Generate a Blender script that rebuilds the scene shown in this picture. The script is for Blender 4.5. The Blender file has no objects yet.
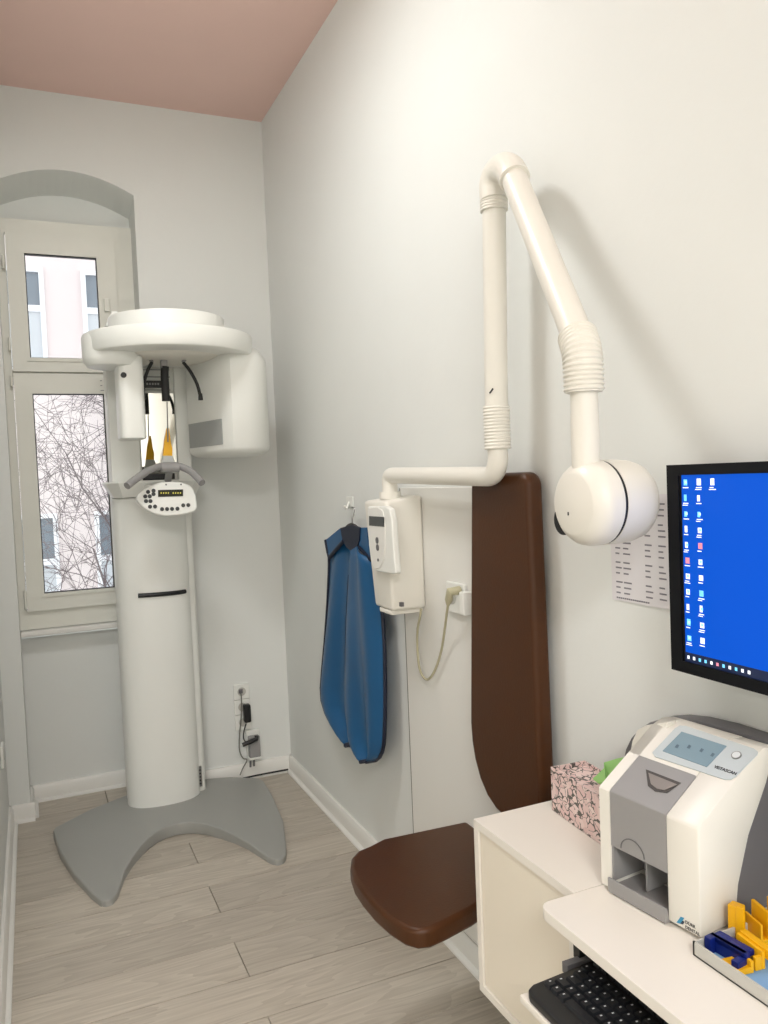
import bpy, bmesh, math, random
from mathutils import Vector, Matrix, Quaternion
random.seed(7)
S = bpy.context.scene
COL = S.collection
PI = math.pi

# ------------------------------------------------------------------ camera
YAW, PITCH, ROLL, FPX, CAMH = 0.41361, -0.04437, -0.04105, 804.707, 1.4
def cam_axes():
    cy, sy, cp, sp = math.cos(YAW), math.sin(YAW), math.cos(PITCH), math.sin(PITCH)
    f = Vector((sy*cp, cy*cp, sp)); r = Vector((cy, -sy, 0)); u = r.cross(f)
    c, s = math.cos(ROLL), math.sin(ROLL)
    return c*r + s*u, -s*r + c*u, f
CR, CU, CF = cam_axes()
CO = Vector((0, 0, CAMH))
cam_data = bpy.data.cameras.new('camera')
cam = bpy.data.objects.new('camera', cam_data); COL.objects.link(cam)
cam_data.sensor_fit = 'VERTICAL'; cam_data.sensor_height = 36; cam_data.lens = FPX/1024*36
cam_data.clip_start = 0.02
mw = Matrix((CR, CU, -CF)).transposed().to_4x4(); mw.translation = CO
cam.matrix_world = mw
S.camera = cam

# ------------------------------------------------------------------ sky (overcast day) and exposure
W = bpy.data.worlds.new('overcast_sky'); S.world = W; W.use_nodes = True
bg = W.node_tree.nodes['Background']
bg.inputs[0].default_value = (0.92, 0.96, 1.0, 1); bg.inputs[1].default_value = 2.1
S.view_settings.view_transform = 'Standard'; S.view_settings.look = 'None'
S.view_settings.gamma = 1; S.view_settings.use_curve_mapping = False
S.view_settings.exposure = 0.0
LAMP_POWER = 15.0
FILL_POWER = 104.0
LAMP_COL = (0.975, 0.995, 1.0)

# ------------------------------------------------------------------ pixel -> world helpers
def ray(x, y): return CF*FPX + CR*(x-384) - CU*(y-512)
def PX(x, y, v): d = ray(x, y); return CO + d*((v-CO.x)/d.x)
def PY(x, y, v): d = ray(x, y); return CO + d*((v-CO.y)/d.y)
def PZ(x, y, v): d = ray(x, y); return CO + d*((v-CO.z)/d.z)
def PP(x, y, p, n): d = ray(x, y); return CO + d*((p-CO).dot(n)/d.dot(n))

# ------------------------------------------------------------------ materials
def lin(c):
    return tuple(((v/255)/12.92 if v/255 <= .04045 else ((v/255+.055)/1.055)**2.4) for v in c)
MATS = {}
def M(name, rgb, rough=.5, metal=0, var=.04, scale=6, bump=0, bscale=60, coat=0, emit=None, estr=0, spec=.5):
    if name in MATS: return MATS[name]
    m = bpy.data.materials.new(name); m.use_nodes = True; nt = m.node_tree; N = nt.nodes; L = nt.links
    b = N['Principled BSDF']; c = lin(rgb)
    tc = N.new('ShaderNodeTexCoord'); nz = N.new('ShaderNodeTexNoise'); nz.inputs['Scale'].default_value = scale
    nz.inputs['Detail'].default_value = 4
    L.new(tc.outputs['Object'], nz.inputs['Vector'])
    mx = N.new('ShaderNodeMix'); mx.data_type = 'RGBA'
    mx.inputs['A'].default_value = (*[v*(1-var) for v in c], 1); mx.inputs['B'].default_value = (*[min(1, v*(1+var)) for v in c], 1)
    L.new(nz.outputs['Fac'], mx.inputs['Factor']); L.new(mx.outputs['Result'], b.inputs['Base Color'])
    b.inputs['Roughness'].default_value = rough; b.inputs['Metallic'].default_value = metal
    b.inputs['Coat Weight'].default_value = coat; b.inputs['Specular IOR Level'].default_value = spec
    if emit:
        b.inputs['Emission Color'].default_value = (*lin(emit), 1); b.inputs['Emission Strength'].default_value = estr
    if bump:
        n2 = N.new('ShaderNodeTexNoise'); n2.inputs['Scale'].default_value = bscale; n2.inputs['Detail'].default_value = 5
        L.new(tc.outputs['Object'], n2.inputs['Vector'])
        bp = N.new('ShaderNodeBump'); bp.inputs['Strength'].default_value = bump; bp.inputs['Distance'].default_value = .004
        L.new(n2.outputs['Fac'], bp.inputs['Height']); L.new(bp.outputs['Normal'], b.inputs['Normal'])
    MATS[name] = m; return m

WALL = M('white_wall_paint', (232, 233, 229), .75, bump=.12, bscale=35, var=.015)
CEIL = M('pink_ceiling_paint', (238, 204, 193), .8, var=.02, bump=.1)
TRIM = M('white_trim_paint', (236, 234, 228), .4, var=.01)
FRAME = M('cream_window_paint', (233, 232, 222), .42, var=.02)
WHITE = M('white_enamel', (240, 240, 234), .32, var=.01)
OFFW = M('warm_white_plastic', (236, 232, 222), .35, var=.01)
LAM = M('white_laminate', (240, 234, 224), .38, var=.01)
LAMEDGE = M('cream_laminate', (238, 229, 212), .42, var=.015)
GREYP = M('grey_plastic', (150, 148, 147), .42, var=.02)
DGREY = M('dark_grey_plastic', (104, 102, 104), .5, var=.02)
BASEG = M('grey_base_enamel', (158, 158, 153), .38, var=.02)
BLACK = M('black_plastic', (20, 20, 22), .4, var=.1)
RUBBER = M('black_rubber', (24, 24, 24), .6, var=.1)
STEEL = M('brushed_steel', (150, 150, 148), .3, metal=.9, var=.05)
YEL = M('yellow_plastic', (240, 178, 8), .38, var=.03)
NAVY = M('navy_plastic', (8, 30, 110), .4, var=.05)
LEATH = M('brown_leatherette', (72, 39, 11), .38, spec=.35, var=.12, scale=9, bump=.08, bscale=180)
BLUE = M('blue_apron_vinyl', (24, 86, 132), .38, var=.14, scale=5, bump=.08, bscale=40)
PIPE = M('navy_piping', (9, 20, 45), .5, var=.1)
CABLE = M('beige_cable', (186, 180, 150), .5, var=.05)
GCABLE = M('grey_cable', (120, 118, 110), .5)
PAPER = M('white_paper', (228, 224, 226), .8, var=.01)
INK = M('grey_ink', (132, 128, 136), .8)
INKB = M('black_ink', (40, 40, 44), .7)
LINER = M('blue_paper_liner', (128, 170, 212), .8, var=.05)
GREEN = M('green_tissue', (150, 196, 118), .85, var=.06)
SEAM = M('shadow_seam', (120, 118, 110), .7)
GREYT = M('grey_tray', (196, 194, 186), .4)

def mirror_mat():
    m = M('mirror', (236, 236, 230), .02, metal=1.0, var=.0); return m
MIRROR = mirror_mat()

def glass_mat():
    m = bpy.data.materials.new('window_glass'); m.use_nodes = True; nt = m.node_tree; N = nt.nodes; L = nt.links
    N.remove(N['Principled BSDF']); o = N['Material Output']
    t = N.new('ShaderNodeBsdfTransparent'); g = N.new('ShaderNodeBsdfGlossy'); g.inputs['Roughness'].default_value = .02
    t.inputs[0].default_value = (.94, .95, .94, 1)
    f = N.new('ShaderNodeFresnel'); f.inputs[0].default_value = 1.45
    nz = N.new('ShaderNodeTexNoise'); nz.inputs['Scale'].default_value = 3
    bp = N.new('ShaderNodeBump'); bp.inputs['Strength'].default_value = .02; L.new(nz.outputs['Fac'], bp.inputs['Height']); L.new(bp.outputs[0], g.inputs['Normal'])
    x = N.new('ShaderNodeMixShader'); L.new(f.outputs[0], x.inputs[0]); L.new(t.outputs[0], x.inputs[1]); L.new(g.outputs[0], x.inputs[2]); L.new(x.outputs[0], o.inputs[0])
    return m
GLASS = glass_mat()

def plank_mat():
    m = bpy.data.materials.new('oak_laminate'); m.use_nodes = True; nt = m.node_tree; N = nt.nodes; L = nt.links
    b = N['Principled BSDF']; tc = N.new('ShaderNodeTexCoord'); oi = N.new('ShaderNodeObjectInfo')
    comb = N.new('ShaderNodeCombineXYZ'); mul = N.new('ShaderNodeMath'); mul.operation = 'MULTIPLY'; mul.inputs[1].default_value = 37
    L.new(oi.outputs['Random'], mul.inputs[0]); L.new(mul.outputs[0], comb.inputs[0]); L.new(mul.outputs[0], comb.inputs[1]); L.new(mul.outputs[0], comb.inputs[2])
    ad = N.new('ShaderNodeVectorMath'); L.new(tc.outputs['Object'], ad.inputs[0]); L.new(comb.outputs[0], ad.inputs[1])
    mp = N.new('ShaderNodeMapping'); mp.inputs['Scale'].default_value = (1.1, 7.5, 1); L.new(ad.outputs[0], mp.inputs[0])
    n0 = N.new('ShaderNodeTexNoise'); n0.inputs['Scale'].default_value = 1.3; n0.inputs['Detail'].default_value = 2; n0.inputs['Distortion'].default_value = .6; L.new(mp.outputs[0], n0.inputs['Vector'])
    # cathedral rings from noise contours
    m1 = N.new('ShaderNodeMath'); m1.operation = 'MULTIPLY'; m1.inputs[1].default_value = 9; L.new(n0.outputs['Fac'], m1.inputs[0])
    m2 = N.new('ShaderNodeMath'); m2.operation = 'FRACT'; L.new(m1.outputs[0], m2.inputs[0])
    mp2 = N.new('ShaderNodeMapping'); mp2.inputs['Scale'].default_value = (5, 130, 1); L.new(ad.outputs[0], mp2.inputs[0])
    n1 = N.new('ShaderNodeTexNoise'); n1.inputs['Scale'].default_value = 1.0; n1.inputs['Detail'].default_value = 6; L.new(mp2.outputs[0], n1.inputs['Vector'])
    mixf = N.new('ShaderNodeMath'); mixf.operation = 'MULTIPLY_ADD'; mixf.inputs[1].default_value = .24; L.new(m2.outputs[0], mixf.inputs[0])
    m3 = N.new('ShaderNodeMath'); m3.operation = 'MULTIPLY'; m3.inputs[1].default_value = .76; L.new(n1.outputs['Fac'], m3.inputs[0]); L.new(m3.outputs[0], mixf.inputs[2])
    cr = N.new('ShaderNodeValToRGB'); cr.color_ramp.elements[0].color = (*lin((164, 154, 140)), 1); cr.color_ramp.elements[0].position = .1
    cr.color_ramp.elements[1].color = (*lin((207, 198, 184)), 1); cr.color_ramp.elements[1].position = .85; L.new(mixf.outputs[0], cr.inputs[0])
    hs = N.new('ShaderNodeHueSaturation'); mr = N.new('ShaderNodeMapRange'); mr.inputs['To Min'].default_value = .9; mr.inputs['To Max'].default_value = 1.06
    L.new(oi.outputs['Random'], mr.inputs[0]); L.new(mr.outputs[0], hs.inputs['Value']); L.new(cr.outputs[0], hs.inputs['Color']); L.new(hs.outputs[0], b.inputs['Base Color'])
    b.inputs['Roughness'].default_value = .48
    bp = N.new('ShaderNodeBump'); bp.inputs['Strength'].default_value = .12; bp.inputs['Distance'].default_value = .001; L.new(n1.outputs['Fac'], bp.inputs['Height']); L.new(bp.outputs[0], b.inputs['Normal'])
    return m
PLANK = plank_mat()

def petal_mat():
    m = bpy.data.materials.new('pink_petal_print'); m.use_nodes = True; nt = m.node_tree; N = nt.nodes; L = nt.links
    b = N['Principled BSDF']; tc = N.new('ShaderNodeTexCoord'); mp = N.new('ShaderNodeMapping'); mp.inputs['Scale'].default_value = (1, .8, 1); mp.inputs['Rotation'].default_value = (.7, .5, 0)
    L.new(tc.outputs['Object'], mp.inputs[0])
    nz = N.new('ShaderNodeTexNoise'); nz.inputs['Scale'].default_value = 40; L.new(mp.outputs[0], nz.inputs['Vector'])
    mxv = N.new('ShaderNodeMix'); mxv.data_type = 'RGBA'; mxv.inputs['Factor'].default_value = .03; L.new(mp.outputs[0], mxv.inputs['A']); L.new(nz.outputs['Color'], mxv.inputs['B'])
    v = N.new('ShaderNodeTexVoronoi'); v.feature = 'DISTANCE_TO_EDGE'; v.inputs['Scale'].default_value = 76; L.new(mxv.outputs['Result'], v.inputs['Vector'])
    vc = N.new('ShaderNodeTexVoronoi'); vc.inputs['Scale'].default_value = 76; L.new(mxv.outputs['Result'], vc.inputs['Vector'])
    n3 = N.new('ShaderNodeTexNoise'); n3.inputs['Scale'].default_value = 55; L.new(tc.outputs['Object'], n3.inputs['Vector'])
    th = N.new('ShaderNodeMapRange'); th.inputs['From Min'].default_value = .38; th.inputs['From Max'].default_value = .68; th.inputs['To Max'].default_value = .15; L.new(n3.outputs['Fac'], th.inputs[0])
    sub = N.new('ShaderNodeMath'); sub.operation = 'LESS_THAN'; L.new(v.outputs['Distance'], sub.inputs[0]); L.new(th.outputs[0], sub.inputs[1])
    pk = N.new('ShaderNodeValToRGB'); pk.color_ramp.elements[0].color = (*lin((222, 188, 184)), 1); pk.color_ramp.elements[1].color = (*lin((238, 218, 212)), 1); L.new(vc.outputs['Color'], pk.inputs[0])
    mx = N.new('ShaderNodeMix'); mx.data_type = 'RGBA'; L.new(sub.outputs[0], mx.inputs['Factor']); L.new(pk.outputs[0], mx.inputs['A']); mx.inputs['B'].default_value = (*lin((88, 82, 76)), 1)
    L.new(mx.outputs['Result'], b.inputs['Base Color']); b.inputs['Roughness'].default_value = .5
    return m
PETAL = petal_mat()

# ------------------------------------------------------------------ object helpers
ORG = {}
def link(name, me, mat, parent=None, loc=None, smooth=False):
    """me is authored in world coordinates; the object's origin is its thing's base."""
    o = bpy.data.objects.new(name, me); COL.objects.link(o)
    mats = mat if isinstance(mat, (list, tuple)) else [mat]
    for k in mats: me.materials.append(k)
    if parent is not None:
        org = ORG[parent.name]; o.parent = parent
    else:
        org = Vector(loc) if loc is not None else Vector((0, 0, 0)); o.location = org
    me.transform(Matrix.Translation(-org)); ORG[o.name] = org
    if smooth:
        for p in me.polygons: p.use_smooth = True
        try: me.set_sharp_from_angle(angle=math.radians(38))
        except Exception: pass
    return o
def tag(o, label=None, cat=None, group=None, kind=None):
    if label: o['label'] = label
    if cat: o['category'] = cat
    if group: o['group'] = group
    if kind: o['kind'] = kind
    return o
def thing(name, label, cat, loc, group=None, kind=None):
    o = bpy.data.objects.new(name, None); COL.objects.link(o); o.location = loc; ORG[o.name] = Vector(loc)
    o.empty_display_size = .05
    return tag(o, label, cat, group, kind)
def bm_mesh(bm, name='m'):
    bmesh.ops.recalc_face_normals(bm, faces=bm.faces)
    me = bpy.data.meshes.new(name); bm.to_mesh(me); bm.free(); return me
def b_bevel(bm, w, seg=2, edges=None, ang=None):
    if w <= 0: return
    es = edges if edges is not None else list(bm.edges)
    if ang: es = [e for e in es if len(e.link_faces) == 2 and e.calc_face_angle(0) > ang]
    bmesh.ops.bevel(bm, geom=es, offset=w, segments=seg, affect='EDGES', profile=.5, clamp_overlap=True)
def b_box(bm, x0, x1, y0, y1, z0, z1):
    vs = [bm.verts.new(p) for p in [(x0,y0,z0),(x1,y0,z0),(x1,y1,z0),(x0,y1,z0),(x0,y0,z1),(x1,y0,z1),(x1,y1,z1),(x0,y1,z1)]]
    for f in [(0,3,2,1),(4,5,6,7),(0,1,5,4),(1,2,6,5),(2,3,7,6),(3,0,4,7)]: bm.faces.new([vs[i] for i in f])
    return vs
def wn(o):
    m = o.modifiers.new('weighted_normals', 'WEIGHTED_NORMAL'); m.keep_sharp = True; return o
def box(name, x0, x1, y0, y1, z0, z1, mat, parent=None, bev=0, seg=2, loc=None, xf=None):
    bm = bmesh.new(); b_box(bm, min(x0,x1), max(x0,x1), min(y0,y1), max(y0,y1), min(z0,z1), max(z0,z1)); b_bevel(bm, bev, seg)
    me = bm_mesh(bm, name)
    if xf: me.transform(xf)
    if parent is None and loc is None: loc = ((x0+x1)/2, (y0+y1)/2, min(z0, z1))
    o = link(name, me, mat, parent, loc, smooth=bev > 0)
    return wn(o) if bev > 0 else o
def b_prism(bm, pts, vec):
    """polygon pts (world) extruded by vec"""
    vec = Vector(vec); a = [bm.verts.new(p) for p in pts]; b = [bm.verts.new(Vector(p)+vec) for p in pts]; n = len(pts)
    f1 = bm.faces.new(a); f2 = bm.faces.new(b[::-1])
    for i in range(n): bm.faces.new([a[i], b[i], b[(i+1) % n], a[(i+1) % n]])
    return f1, f2
def prism(name, pts, vec, mat, parent=None, bev=0, seg=2, loc=None, ang=.6, xf=None):
    bm = bmesh.new(); b_prism(bm, pts, vec)
    if bev: bmesh.ops.recalc_face_normals(bm, faces=bm.faces); b_bevel(bm, bev, seg, ang=ang)
    me = bm_mesh(bm, name)
    if xf: me.transform(xf)
    o = link(name, me, mat, parent, loc, smooth=True)
    return wn(o) if bev else o
def frames(pts):
    n = len(pts); T = []
    for i in range(n):
        a = pts[max(0, i-1)]; b = pts[min(n-1, i+1)]; t = (b-a)
        T.append(t.normalized() if t.length > 1e-9 else Vector((0,0,1)))
    ref = Vector((0,0,1)) if abs(T[0].z) < .9 else Vector((1,0,0))
    u = (ref - T[0]*ref.dot(T[0])).normalized(); out = []
    for i in range(n):
        if i:
            q = T[i-1].rotation_difference(T[i]); u = q @ u; u = (u - T[i]*u.dot(T[i])).normalized()
        out.append((T[i], u, T[i].cross(u)))
    return out
def b_tube(bm, pts, r, seg=12, cap=True, flat=1.0):
    pts = [Vector(p) for p in pts]; rs = r if isinstance(r, (list, tuple)) else [r]*len(pts)
    rings = []
    for p, rr, (t, u, v) in zip(pts, rs, frames(pts)):
        rings.append([bm.verts.new(p + u*(rr*math.cos(2*PI*k/seg)) + v*(rr*flat*math.sin(2*PI*k/seg))) for k in range(seg)])
    for a, b in zip(rings, rings[1:]):
        for k in range(seg): bm.faces.new([a[k], a[(k+1) % seg], b[(k+1) % seg], b[k]])
    if cap:
        bm.faces.new(rings[0][::-1]); bm.faces.new(rings[-1])
def tube(name, pts, r, mat, parent=None, seg=14, loc=None, cap=True, flat=1.0):
    bm = bmesh.new(); b_tube(bm, pts, r, seg, cap, flat)
    return link(name, bm_mesh(bm, name), mat, parent, loc, smooth=True)
def cyl(name, a, b, r, mat, parent=None, seg=24, r2=None, bev=0, loc=None):
    bm = bmesh.new(); b_tube(bm, [a, b], [r, r if r2 is None else r2], seg)
    if bev: b_bevel(bm, bev, 2, ang=.8)
    return link(name, bm_mesh(bm, name), mat, parent, loc, smooth=True)
def smooth_path(ctrl, n=8):
    P = [Vector(p) for p in ctrl]; P = [P[0]*2-P[1]] + P + [P[-1]*2-P[-2]]; out = []
    for i in range(1, len(P)-2):
        for k in range(n):
            t = k/n; a, b, c, d = P[i-1], P[i], P[i+1], P[i+2]
            out.append(.5*((2*b) + (c-a)*t + (2*a-5*b+4*c-d)*t*t + (3*b-a-3*c+d)*t**3))
    out.append(P[-2]); return out
def fillet_path(ctrl, rad, n=8):
    P = [Vector(p) for p in ctrl]; out = [P[0]]
    for i in range(1, len(P)-1):
        a = (P[i-1]-P[i]); b = (P[i+1]-P[i]); ra = min(rad, a.length*.48, b.length*.48)
        p0 = P[i]+a.normalized()*ra; p2 = P[i]+b.normalized()*ra
        for k in range(n+1):
            t = k/n; out.append(p0*(1-t)**2 + P[i]*2*t*(1-t) + p2*t*t)
    out.append(P[-1]); return out
def rings_tube(name, pts, r, amp, nring, mat, parent, seg=20):
    """corrugated sleeve along a path"""
    P = [Vector(p) for p in pts]; L = [0]
    for a, b in zip(P, P[1:]): L.append(L[-1]+(b-a).length)
    def at(s):
        for i in range(len(P)-1):
            if s <= L[i+1]+1e-9: return P[i].lerp(P[i+1], (s-L[i])/max(1e-9, L[i+1]-L[i]))
        return P[-1]
    q = []; rs = []; N = nring*4
    for k in range(N+1):
        q.append(at(L[-1]*k/N)); rs.append(r + (amp if k % 4 in (1, 2) else 0))
    return tube(name, q, rs, mat, parent, seg)
def text(name, s, size, origin, xdir, ydir, mat, parent, align='LEFT', bold=False):
    cu = bpy.data.curves.new(name, 'FONT'); cu.body = s; cu.size = size; cu.align_x = align; cu.extrude = .0002
    if bold: cu.offset = size*.02
    o = bpy.data.objects.new(name, cu); COL.objects.link(o)
    dg = bpy.context.evaluated_depsgraph_get(); me = bpy.data.meshes.new_from_object(o.evaluated_get(dg))
    bpy.data.objects.remove(o); bpy.data.curves.remove(cu)
    x = Vector(xdir).normalized(); y = Vector(ydir).normalized(); z = x.cross(y)
    mt = Matrix((x, y, z)).transposed().to_4x4(); mt.translation = Vector(origin); me.transform(mt)
    me.materials.clear()
    return link(name, me, mat, parent)
def quads(name, qs, mats, parent):
    """many small flat printed marks: qs = [(p0,p1,p2,p3,matindex)]"""
    vs = []; fs = []; mi = []
    for a, b, c, d, k in qs:
        i = len(vs); vs += [tuple(a), tuple(b), tuple(c), tuple(d)]; fs.append((i, i+1, i+2, i+3)); mi.append(k)
    me = bpy.data.meshes.new(name); me.from_pydata(vs, [], fs)
    o = link(name, me, mats, parent)
    for p, k in zip(me.polygons, mi): p.material_index = k
    return o

# ================================================================== THE ROOM
XR, YF, H, XL = 1.088, 3.72, 3.078, -.152
YN = 3.93                     # back of the window niche
NL, NR = -.07, .492           # niche sides
XW, YB, YE = -2.0, -3.1, 1.95 # wide part of the room behind the camera; end of the narrow part's left wall

# floor: sub-floor with single planks
fl = box('floor', XW, XR+.02, YB, YN+.02, -.06, -.012, M('floor_gap', (70, 64, 56), .9), loc=(0, 0, 0)); tag(fl, 'floor of long grey oak laminate planks', 'floor', kind='structure')
PITCHY = .1895; plen = 1.2
cache = {}
def plank(x0, x1, y0, y1):
    key = (round(x1-x0, 3), round(y1-y0, 3))
    if key not in cache:
        bm = bmesh.new(); w, d = key; b_box(bm, 0, w-.0024, 0, d-.0030, -.012, 0); b_bevel(bm, .0006, 1)
        me = bm_mesh(bm, 'plank'); me.materials.append(PLANK); cache[key] = me
    o = bpy.data.objects.new('plank', cache[key]); COL.objects.link(o); o.parent = fl; o.location = (x0, y0, 0)
joints = {6: .245}
k0 = math.floor((YB-2.59)/PITCHY)
for k in range(k0, 9):
    y0 = 2.59+PITCHY*k; y1 = y0+PITCHY
    ya, yb = max(y0, YB), min(y1, YN)
    if yb-ya < .01: continue
    # joints repeat in every other row, as in the photo
    j = .496 if k % 2 == 0 else .496-.62
    if k == 6: j = .245
    if k in joints: j = joints[k]
    x = j - plen*3
    while x < XR:
        a, b = max(x, XW if ya < YE-.1 else XL-.02), min(x+plen, XR)
        if yb > YF+.05: a, b = max(a, NL), min(b, NR)
        if b-a > .02: plank(a, b, ya, yb)
        x += plen
# the photo shows the joint of every second row; rows between break elsewhere

cl = box('ceiling', XW, XR+.1, YB, YN+.1, H, H+.1, CEIL, loc=(0, 0, H)); tag(cl, 'pink painted ceiling', 'ceiling', kind='structure')
wr = box('wall_right', XR, XR+.15, YB-.1, YF+.3, -.05, H+.05, WALL, loc=(XR, 0, 0)); tag(wr, 'long white wall carrying the dental equipment', 'wall', kind='structure')
wl = box('wall_left', XL-.12, XL, YE, YN+.1, -.05, H+.05, WALL, loc=(XL, YE, 0)); tag(wl, 'white wall at the left of the narrow space', 'wall', kind='structure')
wb = box('wall_near_left', XW, XL-.12, YE, YE+.12, -.05, H+.05, WALL, loc=(XW, YE, 0)); tag(wb, 'white return wall left of the passage', 'wall', kind='structure')
ws = box('wall_outer_left', XW-.12, XW, YB, YE+.12, -.05, H+.05, WALL, loc=(XW, 0, 0)); tag(ws, 'white side wall behind the viewer', 'wall', kind='structure')
wk = box('wall_back', XW, XR+.1, YB-.12, YB, -.05, H+.05, WALL, loc=(0, YB, 0)); tag(wk, 'white wall behind the viewer', 'wall', kind='structure')

# far wall with arched window niche
def arch_z(x, top=2.757, drop=.078): t = (x-.211)/.281; return top-drop*t*t
bm = bmesh.new(); NA = 16
xs = [NL+(NR-NL)*i/NA for i in range(NA+1)]
def q4(*p): bm.faces.new([bm.verts.new(v) for v in p])
ZT = H+.05
q4((XL-.02, YF, -.05), (NL, YF, -.05), (NL, YF, ZT), (XL-.02, YF, ZT))
q4((NR, YF, -.05), (XR+.05, YF, -.05), (XR+.05, YF, ZT), (NR, YF, ZT))
for a, b in zip(xs, xs[1:]):
    q4((a, YF, arch_z(a)), (b, YF, arch_z(b)), (b, YF, ZT), (a, YF, ZT))
    q4((a, YF, arch_z(a)), (a, YN, arch_z(a)-.04), (b, YN, arch_z(b)-.04), (b, YF, arch_z(b)))
q4((NL, YF, -.05), (NL, YN, -.05), (NL, YN, 2.65), (NL, YF, arch_z(NL)))
q4((NR, YF, -.05), (NR, YF, arch_z(NR)), (NR, YN, 2.65), (NR, YN, -.05))
q4((NL, YN, -.05), (NR, YN, -.05), (NR, YN, .74), (NL, YN, .74))          # parapet below the window
for a, b in zip(xs, xs[1:]):
    q4((a, YN, 2.588), (b, YN, 2.588), (b, YN, arch_z(b)-.04), (a, YN, arch_z(a)-.04))   # lunette
bmesh.ops.remove_doubles(bm, verts=bm.verts, dist=1e-4)
bmesh.ops.recalc_face_normals(bm, faces=bm.faces)
me = bm_mesh(bm); wf = link('wall_far', me, WALL, loc=(0, YF, 0)); tag(wf, 'white end wall with an arched window niche', 'wall', kind='structure')
ow = box('wall_outer', XL-.3, XR+.3, YN+.06, YN+.12, -.05, .74, WALL, loc=(0, YN, 0)); tag(ow, 'outer wall below the window', 'wall', kind='structure')

# baseboards
def baseboard(name, label, segs):
    e = thing(name, label, 'baseboard', segs[0][0], kind='structure')
    for i, (a, b, n) in enumerate(segs):
        a, b, n = Vector(a), Vector(b), Vector(n); h, t = .073, .017
        up = Vector((0, 0, 1))
        pts = [a, a+n*t, a+n*t+up*(h-.012), a+n*(t-.008)+up*h, a+up*h]
        prism('board', pts, b-a, TRIM, e)
        pts = [a+n*t, a+n*(t+.014), a+n*(t+.013)+up*.006, a+n*(t+.006)+up*.012, a+n*t+up*.013]
        prism('quarter_round', pts, b-a, TRIM, e)
    return e
baseboard('baseboard_right', 'white baseboard along the right wall', [((XR, YF, 0), (XR, YB, 0), (-1, 0, 0))])
baseboard('baseboard_far', 'white baseboard around the window niche and end wall', [
    ((NR, YF, 0), (XR, YF, 0), (0, -1, 0)), ((NL, YN, 0), (NR, YN, 0), (0, -1, 0)),
    ((NL, YF, 0), (NL, YN, 0), (1, 0, 0)), ((NR, YF, 0), (NR, YN, 0), (-1, 0, 0)), ((XL, YF, 0), (NL+.017, YF, 0), (0, -1, 0))])
baseboard('baseboard_left', 'white baseboard along the left wall', [((XL, YE, 0), (XL, YF, 0), (1, 0, 0))])

# ------------------------------------------------------------------ window
WY = 3.885
win = thing('window_1', 'tall cream window with an upper and a lower sash', 'window', (.2, WY, .76), kind='structure')
def ring_frame(name, x0, x1, z0, z1, ix0, ix1, iz0, iz1, y0, y1, mat, parent, bev=.004):
    bm = bmesh.new()
    for (a, b, c, d) in [(x0, ix0, z0, z1), (ix1, x1, z0, z1), (ix0, ix1, z0, iz0), (ix0, ix1, iz1, z1)]:
        b_box(bm, a, b, y0, y1, c, d)
    me = bm_mesh(bm, name); o = link(name, me, mat, parent)
    return o
ring_frame('frame', NL-.001, NR+.01, .785, 2.585, -.038, .418, .866, 2.525, WY, YN, FRAME, win)
box('transom', -.038, .418, WY+.002, YN, 1.90, 1.935, FRAME, win, bev=.003)
for (z0, z1, gz0, gz1) in [(1.922, 2.524, 1.985, 2.432), (.867, 1.914, .945, 1.822)]:
    s = ring_frame('sash', -.036, .416, z0, z1, .032, .338, gz0-.008, gz1+.008, WY-.018, WY+.03, FRAME, win)
    ring_frame('bead', .022, .348, gz0-.018, gz1+.018, .036, .334, gz0-.003, gz1+.003, WY-.024, WY-.016, FRAME, s)
    ring_frame('gasket', .034, .336, gz0-.006, gz1+.006, .040, .330, gz0, gz1, WY-.012, WY+.01, BLACK, s)
    box('glass_pane', .034, .336, WY+.0, WY+.006, gz0-.006, gz1+.006, GLASS, s)
for (x, y, h) in [(3.2, 262, .055), (9.6, 344, .055), (11.5, 381, .045), (25.5, 600, .08)]:
    p = PY(x, y, WY-.022); tube('hinge', [p-Vector((0,0,h/2)), p+Vector((0,0,h/2))], .006, FRAME, win, seg=10)
p = PY(107, 305, WY-.03); box('window_catch', p.x-.012, p.x+.012, WY-.035, WY-.016, p.z-.03, p.z+.03, FRAME, win, bev=.004)
box('window_sill', NL, NR, YN-.075, YN, .757, .782, TRIM, win, bev=.006)

# ================================================================== OUTSIDE
FACADE = M('pale_pink_render', (222, 210, 209), .9, var=.03, scale=.6)
FWIN = M('facade_window_white', (236, 236, 240), .6)
FPANE = M('facade_glass', (120, 130, 140), .15, var=.15, scale=1.5)
FPANE2 = M('facade_curtain', (196, 200, 205), .5, var=.1, scale=1.5)
BARK = M('dark_bark', (108, 96, 98), .9, var=.2)
bl = thing('apartment_building', 'pale pink apartment block seen through the window', 'building', (.6, 14, -8))
box('wall', -8, 10, 14, 20, -8, 9.5, FACADE, bl)
box('cornice', -8.1, 10.1, 13.8, 14, 9.3, 9.6, FWIN, bl, bev=.04)
def far_window(x0, x1, z0, z1):
    w = ring_frame('window', x0-.07, x1+.07, z0-.07, z1+.07, x0, x1, z0, z1, 13.93, 14.02, FWIN, bl)
    zm = z0+(z1-z0)*.62; xm = (x0+x1)/2
    box('pane', x0, xm-.03, 13.985, 14.0, z0, zm-.05, FPANE2, w); box('pane', xm+.03, x1, 13.985, 14.0, z0, zm-.05, FPANE2, w)
    box('pane', x0, x1, 13.985, 14.0, zm+.05, z1, FPANE, w)
    box('mullion', xm-.03, xm+.03, 13.95, 14.0, z0, zm-.05, FWIN, w); box('crossbar', x0, x1, 13.95, 14.0, zm-.05, zm+.05, FWIN, w)
    box('sill', x0-.15, x1+.15, 13.82, 14, z0-.13, z0-.07, FWIN, w)
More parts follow.
